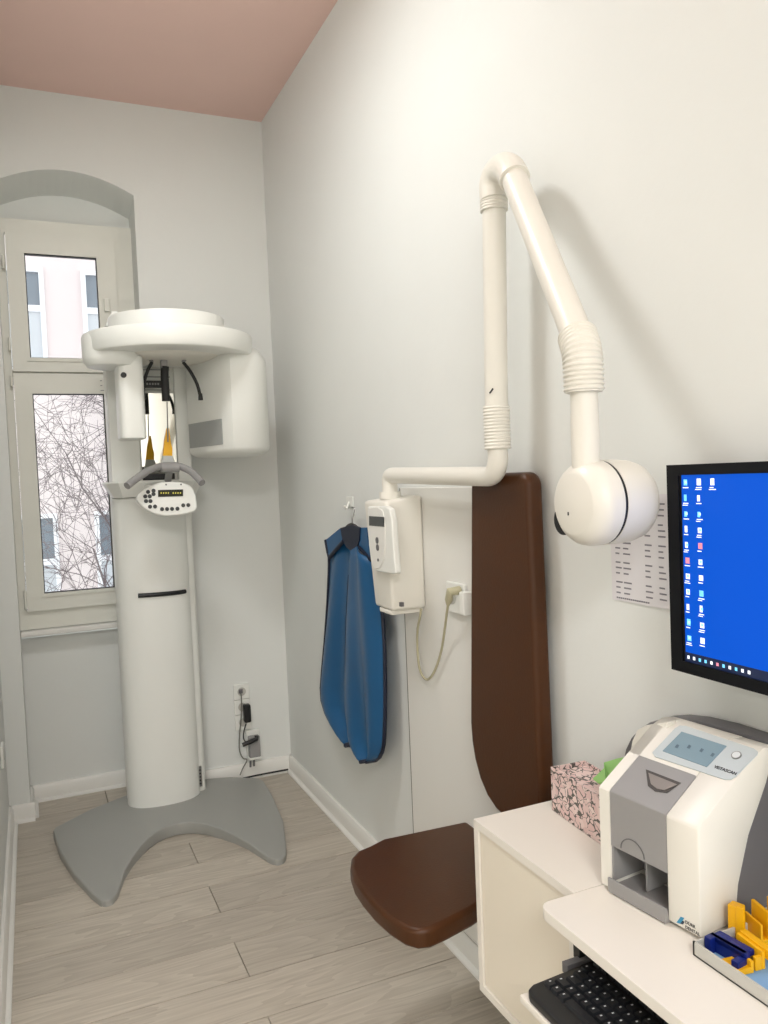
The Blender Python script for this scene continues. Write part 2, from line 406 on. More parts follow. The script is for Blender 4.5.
for zb in (-4.6, -.9, 3.35, 6.9):
    for xb in (-5.2, -2.9, -.5, 1.02, 3.4, 5.6):
        h = 1.5 if zb > 0 else 1.85
        far_window(xb, xb+.82, zb, zb+h)
gr = box('courtyard_ground', -30, 30, 4.3, 14, -8.2, -8, M('courtyard_paving', (150, 146, 140), .9, var=.1), loc=(0, 9, -8.2)); tag(gr, 'courtyard ground far below the window', 'ground', kind='structure')

def make_tree(name, label, base, seed, height, lean, spread=1.0, ztop=2.75):
    rnd = random.Random(seed); t = thing(name, label, 'tree', base, group=None)
    bmT, bmB, bmW = bmesh.new(), bmesh.new(), bmesh.new(); cnt = [0]
    queue = [(Vector(base), Vector(lean).normalized(), height, .13, 0)]
    while queue and cnt[0] < 7000:
        p, d, ln, r, lev = queue.pop(0)
        n = 4 if lev < 3 else 3; pts = [p.copy()]; rs = [r]; dd = d.copy()
        for i in range(n):
            dd = (dd + Vector((rnd.gauss(0, .17), rnd.gauss(0, .17), rnd.gauss(.0, .14)))).normalized()
            if pts[-1].z > ztop-.5 and dd.z > 0: dd.z *= max(-.3, (ztop-pts[-1].z)*1.6); dd.normalize()
            if pts[-1].y > 12: dd.y = -abs(dd.y)
            if pts[-1].y < 5.6: dd.y = abs(dd.y)
            pts.append(pts[-1]+dd*ln/n); rs.append(r*(1-.45*(i+1)/n))
        b_tube(bmT if lev == 0 else bmB if lev < 3 else bmW, pts, rs, 6 if lev < 2 else 4 if lev < 4 else 3, cap=False); cnt[0] += 1
        if lev >= 6: continue
        for c in range({0: 6, 1: 5, 2: 5, 3: 5, 4: 4, 5: 3}[lev]):
            i = n if (lev == 0 and c < 3) else rnd.randint(max(1, n-2), n); ax = dd.orthogonal().normalized(); ax.rotate(Quaternion(dd, rnd.uniform(0, 2*PI)))
            nd = dd.copy(); nd.rotate(Quaternion(ax, rnd.uniform(.35, 1.05)*spread))
            queue.append((pts[i], nd.normalized(), ln*rnd.uniform(.5, .72), max(.0036, rs[i]*rnd.uniform(.45, .66)), lev+1))
    for nm, b in (('trunk', bmT), ('branches', bmB), ('twigs', bmW)):
        o = link(nm, bm_mesh(b, nm), BARK, t, smooth=False)
    return t
make_tree('bare_tree', 'bare leafless tree with dark twigs right outside the lower sash', (.2, 8.2, -7.9), 3, 5.7, (.03, .0, 1))

# ================================================================== CEILING LAMP AND ADDED FILL PANEL (out of frame, light the room)
LP = Vector((.14, 2.02, H))
GLOW = M('lamp_diffuser', (255, 250, 240), .5, emit=(255, 246, 230), estr=4)
lamp = thing('ceiling_lamp', 'round flush ceiling lamp in the middle of the narrow room', 'lamp', (LP.x, LP.y, H-.08))
cyl('rim', LP-Vector((0, 0, .065)), LP, .19, WHITE, lamp, seg=40)
cyl('diffuser', LP-Vector((0, 0, .08)), LP-Vector((0, 0, .063)), .18, GLOW, lamp, seg=40)
ld = bpy.data.lights.new('lamp_light', 'AREA'); ld.shape = 'DISK'; ld.size = .36; ld.energy = LAMP_POWER; ld.color = LAMP_COL
lo = bpy.data.objects.new('lamp_light', ld); COL.objects.link(lo); lo.parent = lamp; lo.location = (0, 0, -.004)
L2P = Vector((-.56, -1.95, H))
fill_panel = thing('fill_light_panel', 'square unseen fill light panel added behind the viewer', 'lamp', (L2P.x, L2P.y, H-.05))  # made-up fill light, added to even out the brightness of the room
box('rim', L2P.x-.55, L2P.x+.55, L2P.y-.55, L2P.y+.55, H-.04, H, WHITE, fill_panel, bev=.004)
box('diffuser', L2P.x-.53, L2P.x+.53, L2P.y-.53, L2P.y+.53, H-.045, H-.038, GLOW, fill_panel)
ld2 = bpy.data.lights.new('fill_light', 'AREA'); ld2.shape = 'SQUARE'; ld2.size = 1.04; ld2.energy = FILL_POWER; ld2.color = LAMP_COL
lo2 = bpy.data.objects.new('fill_light', ld2); COL.objects.link(lo2); lo2.parent = fill_panel; lo2.location = (0, 0, -.002)

# ================================================================== PANORAMIC X-RAY UNIT
pano = thing('panoramic_xray_unit', 'tall white panoramic dental x-ray machine on a grey crescent foot beside the window', 'x-ray machine', (.475, 3.45, 0))
# crescent base
CXB = .462
outl = [(.188, 2.822), (.178, 2.808), (.160, 2.803), (.142, 2.815), (.118, 2.88), (.068, 3.06), (.030, 3.26), (.012, 3.46), (.02, 3.49), (.16, 3.585), (.31, 3.655)]
right = [(2*CXB-x-.008, y+.03) for x, y in outl[::-1]]
right = [(.62, 3.69), (.78, 3.66), (.895, 3.60), (.905, 3.55), (.892, 3.36), (.865, 3.11), (.808, 2.88), (.790, 2.83), (.772, 2.808), (.752, 2.805), (.738, 2.82)]
inner = []
for i in range(15):
    a = i/14; x = .726+(.200-.726)*a
    inner.append((x, 2.845+.40*math.sin(PI*a)**.72))
poly = outl+right+inner
def foot_z(x, y):
    t = max(0, min(1, 1-(math.hypot(x-.47, y-3.46)-.16)/.52)); return .022+.030*t*t*(3-2*t)
bm = bmesh.new(); b_prism(bm, [(x, y, 0) for x, y in poly], (0, 0, .05)); bmesh.ops.recalc_face_normals(bm, faces=bm.faces); b_bevel(bm, .006, 3, ang=.5)
bmesh.ops.triangulate(bm, faces=[f for f in bm.faces if len(f.verts) > 4])
bmesh.ops.subdivide_edges(bm, edges=[e for e in bm.edges if e.calc_length() > .12 and min(v.co.z for v in e.verts) > .045], cuts=2, use_grid_fill=True)
for v in bm.verts:
    if v.co.z > .006: v.co.z = foot_z(v.co.x, v.co.y)-(.05-v.co.z)
    elif v.co.z > .001: v.co.z *= .8
link('foot', bm_mesh(bm), BASEG, pano, smooth=True)
# column: front cover + rear profile
def superell(cx, cy, rx, ry, n=2.4, seg=48):
    out = []
    for i in range(seg):
        a = 2*PI*i/seg; c, s = math.cos(a), math.sin(a)
        out.append((cx+rx*math.copysign(abs(c)**(2/n), c), cy+ry*math.copysign(abs(s)**(2/n), s)))
    return out
prism('column_cover', [(x, y, .028) for x, y in superell(.462, 3.545, .152, .10, 2.3)], (0, 0, 1.327), WHITE, pano, bev=.006, ang=1)
prism('rear_column', [(x, y, .028) for x, y in superell(.48, 3.60, .165, .075, 5)], (0, 0, 1.932), WHITE, pano, bev=.006, ang=1)
# handle slot of the cover
sl = [PY(138, 595.5, 3.46), PY(186, 592, 3.455)]
pts = [Vector((x, 3.545-.10*max(0, 1-abs((x-.462)/.152)**2.3)**(1/2.3)-.001, sl[0].z+(sl[1].z-sl[0].z)*i/10)) for i, x in [(i, sl[0].x+(sl[1].x-sl[0].x)*i/10) for i in range(11)]]
tube('grip_slot', pts, .0095, BLACK, pano, seg=10)
# cover seams and type plate
tube('seam', [(.345, 3.483, .06), (.345, 3.483, 1.34)], .0013, SEAM, pano, seg=6)
p = PY(200, 775, 3.522); box('type_plate', p.x-.012, p.x+.008, 3.522, 3.527, .075, .165, STEEL, pano)
quads('plate_print', [(Vector((p.x-.010, 3.5215, z)), Vector((p.x+.004, 3.5215, z)), Vector((p.x+.004, 3.5215, z+.006)), Vector((p.x-.010, 3.5215, z+.006)), 0) for z in (.085, .10, .115, .13, .145)], INKB, pano)
# carriage ledge carrying the patient support
ctop = [(.283, 3.60), (.283, 3.46), (.33, 3.40), (.635, 3.40), (.682, 3.46), (.682, 3.60)]; cbot = [(.318, 3.60), (.318, 3.48), (.35, 3.435), (.615, 3.435), (.65, 3.48), (.65, 3.60)]
bm = bmesh.new(); r0 = [bm.verts.new((x, y, 1.356)) for x, y in cbot]; r1 = [bm.verts.new((x, y, 1.415)) for x, y in ctop]; r2 = [bm.verts.new((x, y, 1.422)) for x, y in ctop]
for p_, q_ in ((r0, r1), (r1, r2)):
    for i in range(6): bm.faces.new([p_[i], p_[(i+1) % 6], q_[(i+1) % 6], q_[i]])
bm.faces.new(r0[::-1]); bm.faces.new(r2); link('carriage', bm_mesh(bm), WHITE, pano)
box('support_arm', .43, .56, 3.27, 3.47, 1.375, 1.405, WHITE, pano, bev=.008)
# upper column panels, scale and mirror
box('column_panel', .315, .435, 3.505, 3.53, 1.42, 1.93, WHITE, pano, bev=.005)
box('column_panel', .588, .645, 3.505, 3.53, 1.42, 1.93, WHITE, pano, bev=.005)
m4 = [PY(146, 397, 3.515), PY(169, 397, 3.515), PY(173, 470, 3.515), PY(146, 471, 3.515)]
prism('mirror', [(.44, 3.515, 1.452), (.585, 3.515, 1.452), (.585, 3.515, 1.79), (.44, 3.515, 1.79)], (0, .006, 0), MIRROR, pano)
box('mirror_strip', .44, .572, 3.505, 3.524, 1.425, 1.45, BLACK, pano, bev=.003)
hb = [PY(143, 380.5, 3.45), PY(165, 388, 3.45)]
box('name_bar', hb[0].x, hb[1].x, 3.445, 3.46, hb[1].z, hb[0].z, BLACK, pano, bev=.002)
quads('name_print', [(Vector((hb[0].x+.012+i*.011, 3.444, hb[1].z+.012)), Vector((hb[0].x+.019+i*.011, 3.444, hb[1].z+.012)), Vector((hb[0].x+.019+i*.011, 3.444, hb[1].z+.020)), Vector((hb[0].x+.012+i*.011, 3.444, hb[1].z+.020)), 0) for i in range(5)], GREYP, pano)
for z in (1.80, 1.855, 1.885): box('slider_rail', .44, .57, 3.498, 3.506, z, z+.004, GREYP, pano)
for k in range(18): box('scale_tick', .292, .300+.006*(k % 3 == 0), 3.535-.012, 3.535-.0115, 1.50+k*.02, 1.503+k*.02, GREYP, pano)
# overhead rotating disc
DC = Vector((.533, 3.25, 0))
def lathe_z(name, prof, cx, cy, mat, parent, seg=56, sx=1, sy=1):
    bm = bmesh.new(); rings = []
    for r, z in prof: rings.append([bm.verts.new((cx+sx*r*math.cos(2*PI*k/seg), cy+sy*r*math.sin(2*PI*k/seg), z)) for k in range(seg)])
    for a, b in zip(rings, rings[1:]):
        for k in range(seg): bm.faces.new([a[k], a[(k+1) % seg], b[(k+1) % seg], b[k]])
    bm.faces.new(rings[0]); bm.faces.new(rings[-1][::-1])
    return link(name, bm_mesh(bm, name), mat, parent, smooth=True)
lathe_z('rotating_disc', [(.26, 1.898), (.308, 1.898), (.316, 1.901), (.320, 1.908), (.323, 1.966), (.320, 1.974), (.31, 1.977)], DC.x, DC.y, WHITE, pano, seg=72)
lathe_z('drive_cover', [(.223, 1.97), (.222, 2.046), (.219, 2.051), (.21, 2.052)], DC.x, DC.y+.02, WHITE, pano)
lathe_z('disc_hub', [(.10, 1.885), (.15, 1.888), (.19, 1.894), (.2, 1.90)], DC.x, DC.y, OFFW, pano)
lathe_z('tube_mount', [(.075, 1.848), (.092, 1.852), (.104, 1.868), (.107, 1.885), (.108, 1.95), (.104, 1.968), (.09, 1.974)], .314, 3.20, WHITE, pano, seg=40)
prism('overhead_beam', [(.36, 3.30, 1.95), (.40, 3.66, 1.95), (.62, 3.66, 1.95), (.66, 3.30, 1.95)], (0, 0, .07), WHITE, pano, bev=.01)
prism('side_fin', [PY(105, 326, 3.3), PY(112, 311, 3.3), PY(118, 311, 3.3), PY(118, 326, 3.3)], (0, .04, 0), WHITE, pano, bev=.004)
# tube head (left) and sensor head (right)
th = prism('tube_head', [(x, y, 1.578) for x, y in superell(.370, 3.20, .049, .075, 4, 32)], (0, 0, .31), WHITE, pano, bev=.008, ang=1)
c = PY(122.5, 375, 3.125); tube('laser_window', [(c.x+.004, 3.123, c.z), (c.x+.004, 3.16, c.z)], .0105, BLACK, th, seg=14)
sp = [(.625, 3.43), (.703, 3.13), (.735, 3.095), (.80, 3.095), (.865, 3.13), (.905, 3.19), (.922, 3.28), (.925, 3.40), (.90, 3.45), (.66, 3.46)]
bmS = bmesh.new(); cen = Vector((.78, 3.28, 0)); rings = []
for sc, z in [(.55, 1.505), (.84, 1.511), (.96, 1.524), (1, 1.537), (1, 1.872), (.97, 1.893), (.80, 1.93)]:
    rings.append([bmS.verts.new((cen.x+(x-cen.x)*sc, cen.y+(y-cen.y)*sc, z)) for x, y in sp])
for a, b in zip(rings, rings[1:]):
    for k in range(len(sp)): bmS.faces.new([a[k], a[(k+1) % len(sp)], b[(k+1) % len(sp)], b[k]])
bmS.faces.new(rings[0][::-1]); bmS.faces.new(rings[-1])
sh = link('sensor_head', bm_mesh(bmS), WHITE, pano, smooth=True)
A, B = Vector((.6275, 3.42, 0)), Vector((.7025, 3.133, 0)); nrm = Vector((-(B-A).y, (B-A).x, 0)).normalized()
if nrm.x > 0: nrm = -nrm
za, zb = 1.55, 1.65
prism('sensor_window', [A+Vector((0,0,za)), B+Vector((0,0,za)), B+Vector((0,0,zb)), A+Vector((0,0,zb))], nrm*.003, M('sensor_grey', (168, 170, 168), .4), sh)
# patient positioning parts
fb = PY(165, 382, 3.22)
tube('forehead_rest', smooth_path([fb+Vector((.003, 0, .06)), fb+Vector((0, 0, .03)), fb+Vector((0, 0, -.03)), fb+Vector((0, .0, -.074))], 5), .0155, RUBBER, pano, seg=14)
box('forehead_stem', fb.x-.012, fb.x+.012, 3.21, 3.24, fb.z+.05, 1.90, GREYP, pano, bev=.003)
def temple(name, px, Y, r=.0065):
    P = [PY(x, y, Y) for x, y in px]; o = tube(name, smooth_path(P, 5), r, RUBBER, pano, seg=10)
    tube('pad', [P[-1]+Vector((0,0,.014)), P[-1]+Vector((0,0,-.012))], [.0075, .0095], RUBBER, o, seg=10)
    return P
temple('temple_rest', [(183, 362), (190, 371), (197, 384), (200.5, 397)], 3.20)
temple('temple_rest', [(152, 362), (147.5, 371), (144, 383), (143.5, 396)], 3.22)
tube('temple_bracket', [PY(183, 362, 3.20), PY(192, 349, 3.22)], .007, GREYP, pano, seg=10)
tube('temple_bracket', [PY(152, 362, 3.22), PY(146, 352, 3.24)], .007, GREYP, pano, seg=10)
b0 = PY(167, 402, 3.24); b1 = PY(168, 442, 3.24)
tube('bite_rod', [b0, b1], .0025, STEEL, pano, seg=8)
YC = 3.25
prism('bite_fork', [PY(163, 456, YC), PY(164.5, 440, YC), PY(167, 427.5, YC), PY(169, 428, YC), PY(171, 442, YC), PY(172.5, 448, YC), PY(172.5, 456, YC)], (0, .022, 0), YEL, pano, bev=.003)
prism('chin_post', [PY(161, 470, YC), PY(163, 455, YC), PY(172.5, 455, YC), PY(178, 470, YC)], (0, .03, 0), M('light_grey_plastic', (188, 188, 184), .4), pano, bev=.005)
hp = [PY(127, 486, 3.14), PY(136, 479, 3.17), PY(148, 471, 3.21), PY(160, 466.5, 3.245), PY(170, 465.5, 3.25), PY(180, 466.5, 3.245), PY(190, 471, 3.22), PY(197, 477, 3.19), PY(202, 483, 3.16)]
hd = tube('grab_handle', smooth_path(hp, 5), .0142, GREYP, pano, seg=14)
tube('handle_hub', [PY(161, 467.5, 3.245), PY(179, 467.5, 3.245)], .019, GREYP, pano, seg=16)
tube('handle_stem', [PY(170, 468, 3.25), PY(168, 480, 3.33)], .014, GREYP, pano, seg=12)
# control panel
YP = 3.235; pn = Vector((0, -1, .28)).normalized(); po = PY(166, 498, YP)
pix = [(136, 498), (138, 494), (144, 489), (152, 484.5), (162, 481.8), (172, 481.3), (181, 482), (189, 484.5), (193, 488), (196, 496), (197.5, 507), (195.5, 510.5), (189, 513), (178, 515), (166, 516), (154, 513.5), (144, 508), (138, 502)]
cp = prism('control_panel', [PP(x, y, po, pn) for x, y in pix], -pn*.03, WHITE, pano, bev=.006, seg=3)
def on_panel(x, y, lift=.0015): return PP(x, y, po, pn)+pn*lift
lc = [on_panel(x, y) for x, y in [(158, 497), (158, 490.2), (183, 489.5), (183, 496.3)]]
prism('display', lc, pn*.001, M('lcd_dark', (38, 42, 30), .25), cp)
LCDT = M('lcd_yellow', (196, 190, 70), .4, emit=(196, 190, 70), estr=.25)
qs = []
for i in range(9):
    if i in (4,): continue
    x = 160.5+i*2.4; qs.append((on_panel(x, 494.0, .003), on_panel(x+1.2, 493.9, .003), on_panel(x+1.2, 492.4, .003), on_panel(x, 492.5, .003), 0))
quads('display_digits', qs, LCDT, cp)
for (x, y) in [(148, 492), (153.5, 490.8), (153.5, 494.2), (145.2, 496.5), (149.7, 496.4), (146, 501.2), (150.4, 501.2), (150, 506.8), (155, 506.6), (162, 509.2), (167, 509.1), (172, 509), (177.4, 508.8), (183.2, 505.4), (188.2, 505.2)]:
    p = on_panel(x, y, 0); cyl('button', p-pn*.001, p+pn*.003, .0078, M('dark_button', (52, 56, 54), .45), cp, seg=12)
for (x, y) in [(166, 484.7), (181, 484.5)]:
    p = on_panel(x, y, 0); cyl('indicator', p, p+pn*.0015, .0035, DGREY, cp, seg=8)

# ================================================================== WALL X-RAY: control box, jointed arm, tube head
XBRD = XR-.016
pb = box('wall_board', XBRD, XR, 1.62, 2.312, .082, 1.362, TRIM, bev=.003); tag(pb, 'flat white board fixed to the wall behind the seat back and control box', 'panel')
box('edge_gap_shade', XBRD+.001, XR-.0005, 2.312, 2.3165, .082, 1.36, M('gap_shade_grey', (128, 124, 114), .8), pb)  # dark strip painted in for the shadow line at the board's far edge
xu = thing('wall_xray_unit', 'white wall-mounted dental x-ray with jointed tube arm above the brown seat', 'x-ray machine', (XBRD, 2.2, 1.0))
# control box (tapering, near side faces the camera)
Yn, Yf = 2.155, 2.325
prof = [(XBRD, 1.005), (.975, .995), (.955, 1.03), (.952, 1.325), (XBRD, 1.34)]
bmB = bmesh.new()
def ptn(x, y, z): return (x, y, z)
# body: slightly narrower towards the bottom
f_t = [(.952, Yn, 1.325), (.952, Yf, 1.325), (XBRD, Yf, 1.34), (XBRD, Yn, 1.34)]
f_b = [(.962, Yn+.004, 1.00), (.962, Yf-.035, 1.00), (XBRD, Yf-.035, 1.0), (XBRD, Yn, 1.0)]
vt = [bmB.verts.new(v) for v in f_t]; vb = [bmB.verts.new(v) for v in f_b]
bmB.faces.new(vt); bmB.faces.new(vb[::-1])
for i in range(4): bmB.faces.new([vt[i], vb[i], vb[(i+1) % 4], vt[(i+1) % 4]])
bmesh.ops.recalc_face_normals(bmB, faces=bmB.faces); b_bevel(bmB, .010, 3)
cb = link('control_box', bm_mesh(bmB), OFFW, xu, smooth=True)
# curved front console
fx = .944
def onbox(x, y, X=fx): return PX(x, y, X)
con = [(367.5, 506.5), (384.5, 506), (389, 509), (391.5, 520), (393, 545), (395.5, 573), (394, 574.5), (376, 571.5), (371, 564), (368.5, 545)]
prism('console', [onbox(x, y, .940) for x, y in con], (.02, 0, 0), WHITE, cb, bev=.005, seg=3)
pil = [(368.5, 508), (377, 507.2), (382.5, 511), (384.5, 525), (384.8, 545), (383.3, 560), (379.5, 568), (375.5, 569), (372.5, 563), (370, 545), (368.3, 525)]
kp = prism('keypad', [onbox(x, y, .937) for x, y in pil], (.006, 0, 0), TRIM, cb, bev=.002)
d4 = [onbox(x, y, .936) for x, y in [(369, 525.5), (384, 526.8), (383.6, 517), (369, 516)]]
prism('display', d4, (.002, 0, 0), M('lcd_grey', (66, 68, 66), .3), kp)
for (x, y, rr) in [(377, 540.5, .016), (377.5, 547.5, .016), (378, 560, .007)]:
    p = onbox(x, y, .936); cyl('button', p+Vector((.003,0,0)), p-Vector((.001,0,0)), rr*.62, DGREY, kp, seg=16)
p = PX(400, 604.5, .955); box('latch', .955, .965, p.y-.006, p.y+.006, p.z-.006, p.z+.006, DGREY, cb)
box('bottom_cover', .965, XBRD, Yn+.02, Yf-.06, .985, 1.0, OFFW, cb, bev=.004)
# arm path
PV = Vector((1.005, 2.238, 1.4)); RT = .0276
EL = Vector((1.0, 1.607, 1.392))
piv = cyl('pivot_collar', (PV.x, PV.y, 1.33), (PV.x, PV.y, 1.352), .033, OFFW, xu, bev=.003)
tube('pivot_post', [(PV.x, PV.y, 1.335), (PV.x, PV.y, 1.365)], .024, OFFW, xu, seg=24)
path = fillet_path([(PV.x, PV.y, 1.355), (PV.x, PV.y, 1.402), (EL.x, EL.y, 1.388), (EL.x, EL.y, 1.50)], .055, 9)
tube('horizontal_tube', path, .0238, OFFW, xu, seg=24)
rings_tube('ribbed_sleeve', [(EL.x, EL.y, 1.452), (EL.x, EL.y, 1.553)], .0297, .0016, 13, OFFW, xu, seg=28)
V1 = Vector((EL.x, EL.y-.02, 2.0))
tube('upright_tube', [(EL.x, EL.y, 1.53), V1], RT-.0008, OFFW, xu, seg=28)
p = PX(491, 391, EL.x-.028); tube('lock_mark', [p+Vector((0, .005, -.004)), p+Vector((0, -.008, .004))], .002, INKB, xu, seg=6)
rings_tube('ribbed_sleeve', [V1+Vector((0, 0, -.01)), V1+Vector((0, 0, .035))], .0305, .0014, 7, OFFW, xu, seg=28)
HD = Vector((.895, 1.15, 1.34))               # tube head centre (axis along x)
LOW = Vector((.895, 1.15, 1.60))
top0 = V1+Vector((0, 0, .03)); top1 = PX(503, 167, .998); top2 = PX(514, 178, .985)
sl0 = top2; sl1 = PX(579, 340, .905)
tube('elbow', smooth_path([PX(494.3, 200, 1.0), PX(493.5, 186, 1.0), PX(497, 174, 1.0), PX(504, 168, .998), PX(510.5, 170.5, .993), top2], 7), .0325, OFFW, xu, seg=28)
dsl = (sl1-sl0).normalized()
cyl('elbow_collar', sl0-dsl*.006, sl0+dsl*.006, .0335, OFFW, xu, seg=28, bev=.002)
tube('slanted_tube', [sl0, sl1], RT, OFFW, xu, seg=28)
crn = sl1+dsl*((LOW.y-sl1.y)/dsl.y); crn.x = LOW.x
pth = fillet_path([sl1-dsl*.012, crn, Vector((LOW.x, LOW.y, 1.532))], .06, 10)
rings_tube('ribbed_sleeve', pth, .0325, .0028, 14, OFFW, xu, seg=28)
tube('drop_tube', [(LOW.x, LOW.y, 1.56), (LOW.x, LOW.y, 1.40)], .0238, OFFW, xu, seg=28)
cyl('drop_collar', (LOW.x, LOW.y, 1.496), (LOW.x, LOW.y, 1.40), .0246, OFFW, xu, seg=28)
# tube head, lathed about the x axis
def lathe_x(name, prof, cy, cz, mat, parent, seg=56, skew=None):
    bm = bmesh.new(); rings = []
    for x, r in prof: rings.append([bm.verts.new((x, cy+r*math.cos(2*PI*k/seg), cz+r*math.sin(2*PI*k/seg))) for k in range(seg)])
    for a, b in zip(rings, rings[1:]):
        for k in range(seg): bm.faces.new([a[k], a[(k+1) % seg], b[(k+1) % seg], b[k]])
    bm.faces.new(rings[0][::-1]); bm.faces.new(rings[-1])
    return link(name, bm_mesh(bm, name), mat, parent, smooth=True)
hz = 1.338
h1 = lathe_x('head_front', [(.864, .052), (.866, .056), (.874, .066), (.886, .0735), (.897, .0755), (.9165, .0755)], 1.15, hz, OFFW, xu)
lathe_x('head_rear', [(.9225, .0755), (.95, .0755), (.975, .0735), (.993, .0685), (1.003, .061), (1.008, .052)], 1.15, hz, OFFW, xu)
lathe_x('head_seam', [(.914, .0742), (.925, .0742)], 1.15, hz, BLACK, xu)
p = PX(567, 523, .85); cyl('knob', (.900, 1.203, 1.307), (.881, 1.203, 1.307), .027, BLACK, h1, seg=28, bev=.003)
p = PX(572, 520, .845); quads('head_dot', [(Vector((.8635, 1.165, 1.318)), Vector((.8635, 1.161, 1.318)), Vector((.8635, 1.161, 1.324)), Vector((.8635, 1.165, 1.324)), 0)], INKB, h1)
# supply cable of the x-ray box to the wall outlet
so = thing('wall_socket', 'white double wall socket with a beige plug beside the seat back', 'socket', (XBRD, 1.96, 1.05))
u0 = PX(446, 580, XBRD-.012); u1 = PX(466.5, 612, XBRD-.012)
box('cover_plate', XBRD-.012, XBRD, 1.90, 2.005, 1.012, 1.098, WHITE, so, bev=.004)
cyl('socket_well', (XBRD-.0135, 1.968, 1.057), (XBRD-.010, 1.968, 1.057), .021, GREYT, so, seg=24)
box('socket_housing', XBRD-.03, XBRD-.001, 1.872, 1.898, 1.018, 1.082, WHITE, so, bev=.005)
pw = thing('power_cable', 'beige power cable looping from the x-ray box to the socket', 'cable', (XBRD-.02, 2.1, .8))
cpts = [PX(421, 609, XBRD-.03), PX(420, 617, XBRD-.03), PX(417.5, 630, XBRD-.02), PX(417.5, 650, XBRD-.012), PX(420, 670, XBRD-.012), PX(426.5, 679.5, XBRD-.012), PX(434, 672, XBRD-.012), PX(441, 652, XBRD-.014), PX(445, 627, XBRD-.025), PX(447.5, 608, XBRD-.04), PX(449.5, 598, XBRD-.045)]
tube('cord', smooth_path(cpts, 8), .0036, CABLE, pw, seg=10)
q0 = PX(448, 605, XBRD-.042); q1 = PX(450, 592, XBRD-.045)
tube('plug', [q0, q0.lerp(q1, .4), q1, q1+Vector((.03, 0, .002))], [.005, .011, .013, .012], CABLE, pw, seg=12)

# ================================================================== FOLDING SEAT
st = thing('folding_chair', 'brown leatherette wall seat with tall padded backrest', 'chair', (1.05, 1.66, 0))
XF = 1.026
yl_t, yr_t = PX(470, 495, XF).y, PX(528, 500, XF).y
yl_b, yr_b = PX(470, 745, XF).y, PX(541, 795, XF).y
zt, zb_ = PX(500, 473, XF).z, .545
bo = []
w_t, w_b = (yl_t, yr_t), (yl_b, yr_b)
def corner(cx, cy, r, a0, a1, n=7): return [(cx+r*math.cos(a0+(a1-a0)*i/n), cy+r*math.sin(a0+(a1-a0)*i/n)) for i in range(n+1)]
rt, rb = .035, .15
bo += corner(yl_t-rt, zt-rt, rt, 0, PI/2)           # far top
bo += corner(yr_t+rt, zt-rt, rt, PI/2, PI)
bo += corner(yr_b+.05, zb_+.05, .05, PI, 1.5*PI)
bo += [(yl_b-.155, zb_), (yl_b-.115, zb_+.006), (yl_b-.075, zb_+.025), (yl_b-.04, zb_+.06), (yl_b-.016, zb_+.105), (yl_b-.004, zb_+.15), (yl_b, zb_+.20)]
prism('backrest', [(XF, y, z) for y, z in bo], (.044, 0, 0), LEATH, st, bev=.014, seg=4, ang=.7)
box('back_plate', XBRD-.006, XBRD, yr_t+.03, yl_t-.03, .62, zt-.06, BLACK, st)
ZS = .45
sx0 = .685
so_ = [(1.045, 1.475), (1.045, 1.905)]
pf = [PZ(x, y, ZS) for x, y in [(368, 845.5), (357, 850), (351, 857), (350, 866), (354, 878), (362, 890), (374, 904), (389, 917), (404, 926.5), (417, 930), (430, 928.5), (446, 921.5), (472, 908)]]
outline = [(1.045, 1.905, ZS), (.80, 1.918, ZS)] + [tuple(v) for v in pf] + [(1.045, 1.60, ZS)]
outline = [(x, y, ZS-.046) for x, y, z in outline]
prism('seat_cushion', outline, (0, 0, .046), LEATH, st, bev=.012, seg=4, ang=.7)
box('seat_bracket', .95, XBRD, 1.62, 1.80, .34, ZS-.046, STEEL, st, bev=.004)
box('hinge_plate', XBRD-.006, XBRD, 1.60, 1.84, .30, .44, STEEL, st)

# ================================================================== LEAD APRON ON ITS HOOK
hk = thing('wall_hook', 'small clear adhesive hook above the blue apron', 'hook', (XR, 2.72, 1.30))
h0 = PX(349, 502, XR-.006)
box('adhesive_pad', XR-.006, XR, h0.y-.035, h0.y+.03, h0.z-.02, h0.z+.02, WHITE, hk, bev=.004)
tube('hook', smooth_path([(XR-.005, h0.y, h0.z), (XR-.016, h0.y-.01, h0.z-.012), (XR-.026, h0.y-.02, h0.z-.024), (XR-.034, h0.y-.025, h0.z-.012)], 5), .004, WHITE, hk, seg=8)
XA = XR-.062
hg = thing('coat_hanger', 'black clothes hanger inside the blue apron', 'hanger', (XR-.05, h0.y, 1.2))
g0 = PX(351.5, 525, XR-.05)
hgp = [PX(352, 507, XR-.026), PX(354.5, 508.5, XR-.027), PX(354, 514, XR-.03), PX(352.5, 519, XR-.036), PX(352.3, 527, XR-.05)]
tube('hanger_hook', smooth_path(hgp, 5), .0025, STEEL, hg, seg=8)
tube('hanger_bar', smooth_path([PX(333, 551, XR-.05), PX(342, 535, XR-.05), g0, PX(364, 536, XR-.05), PX(372, 546, XR-.05)], 5), .008, BLACK, hg, seg=10)
ap = thing('lead_apron', 'blue x-ray protection apron with navy edging hanging on the wall hook', 'apron', (XR-.06, 2.66, .45))
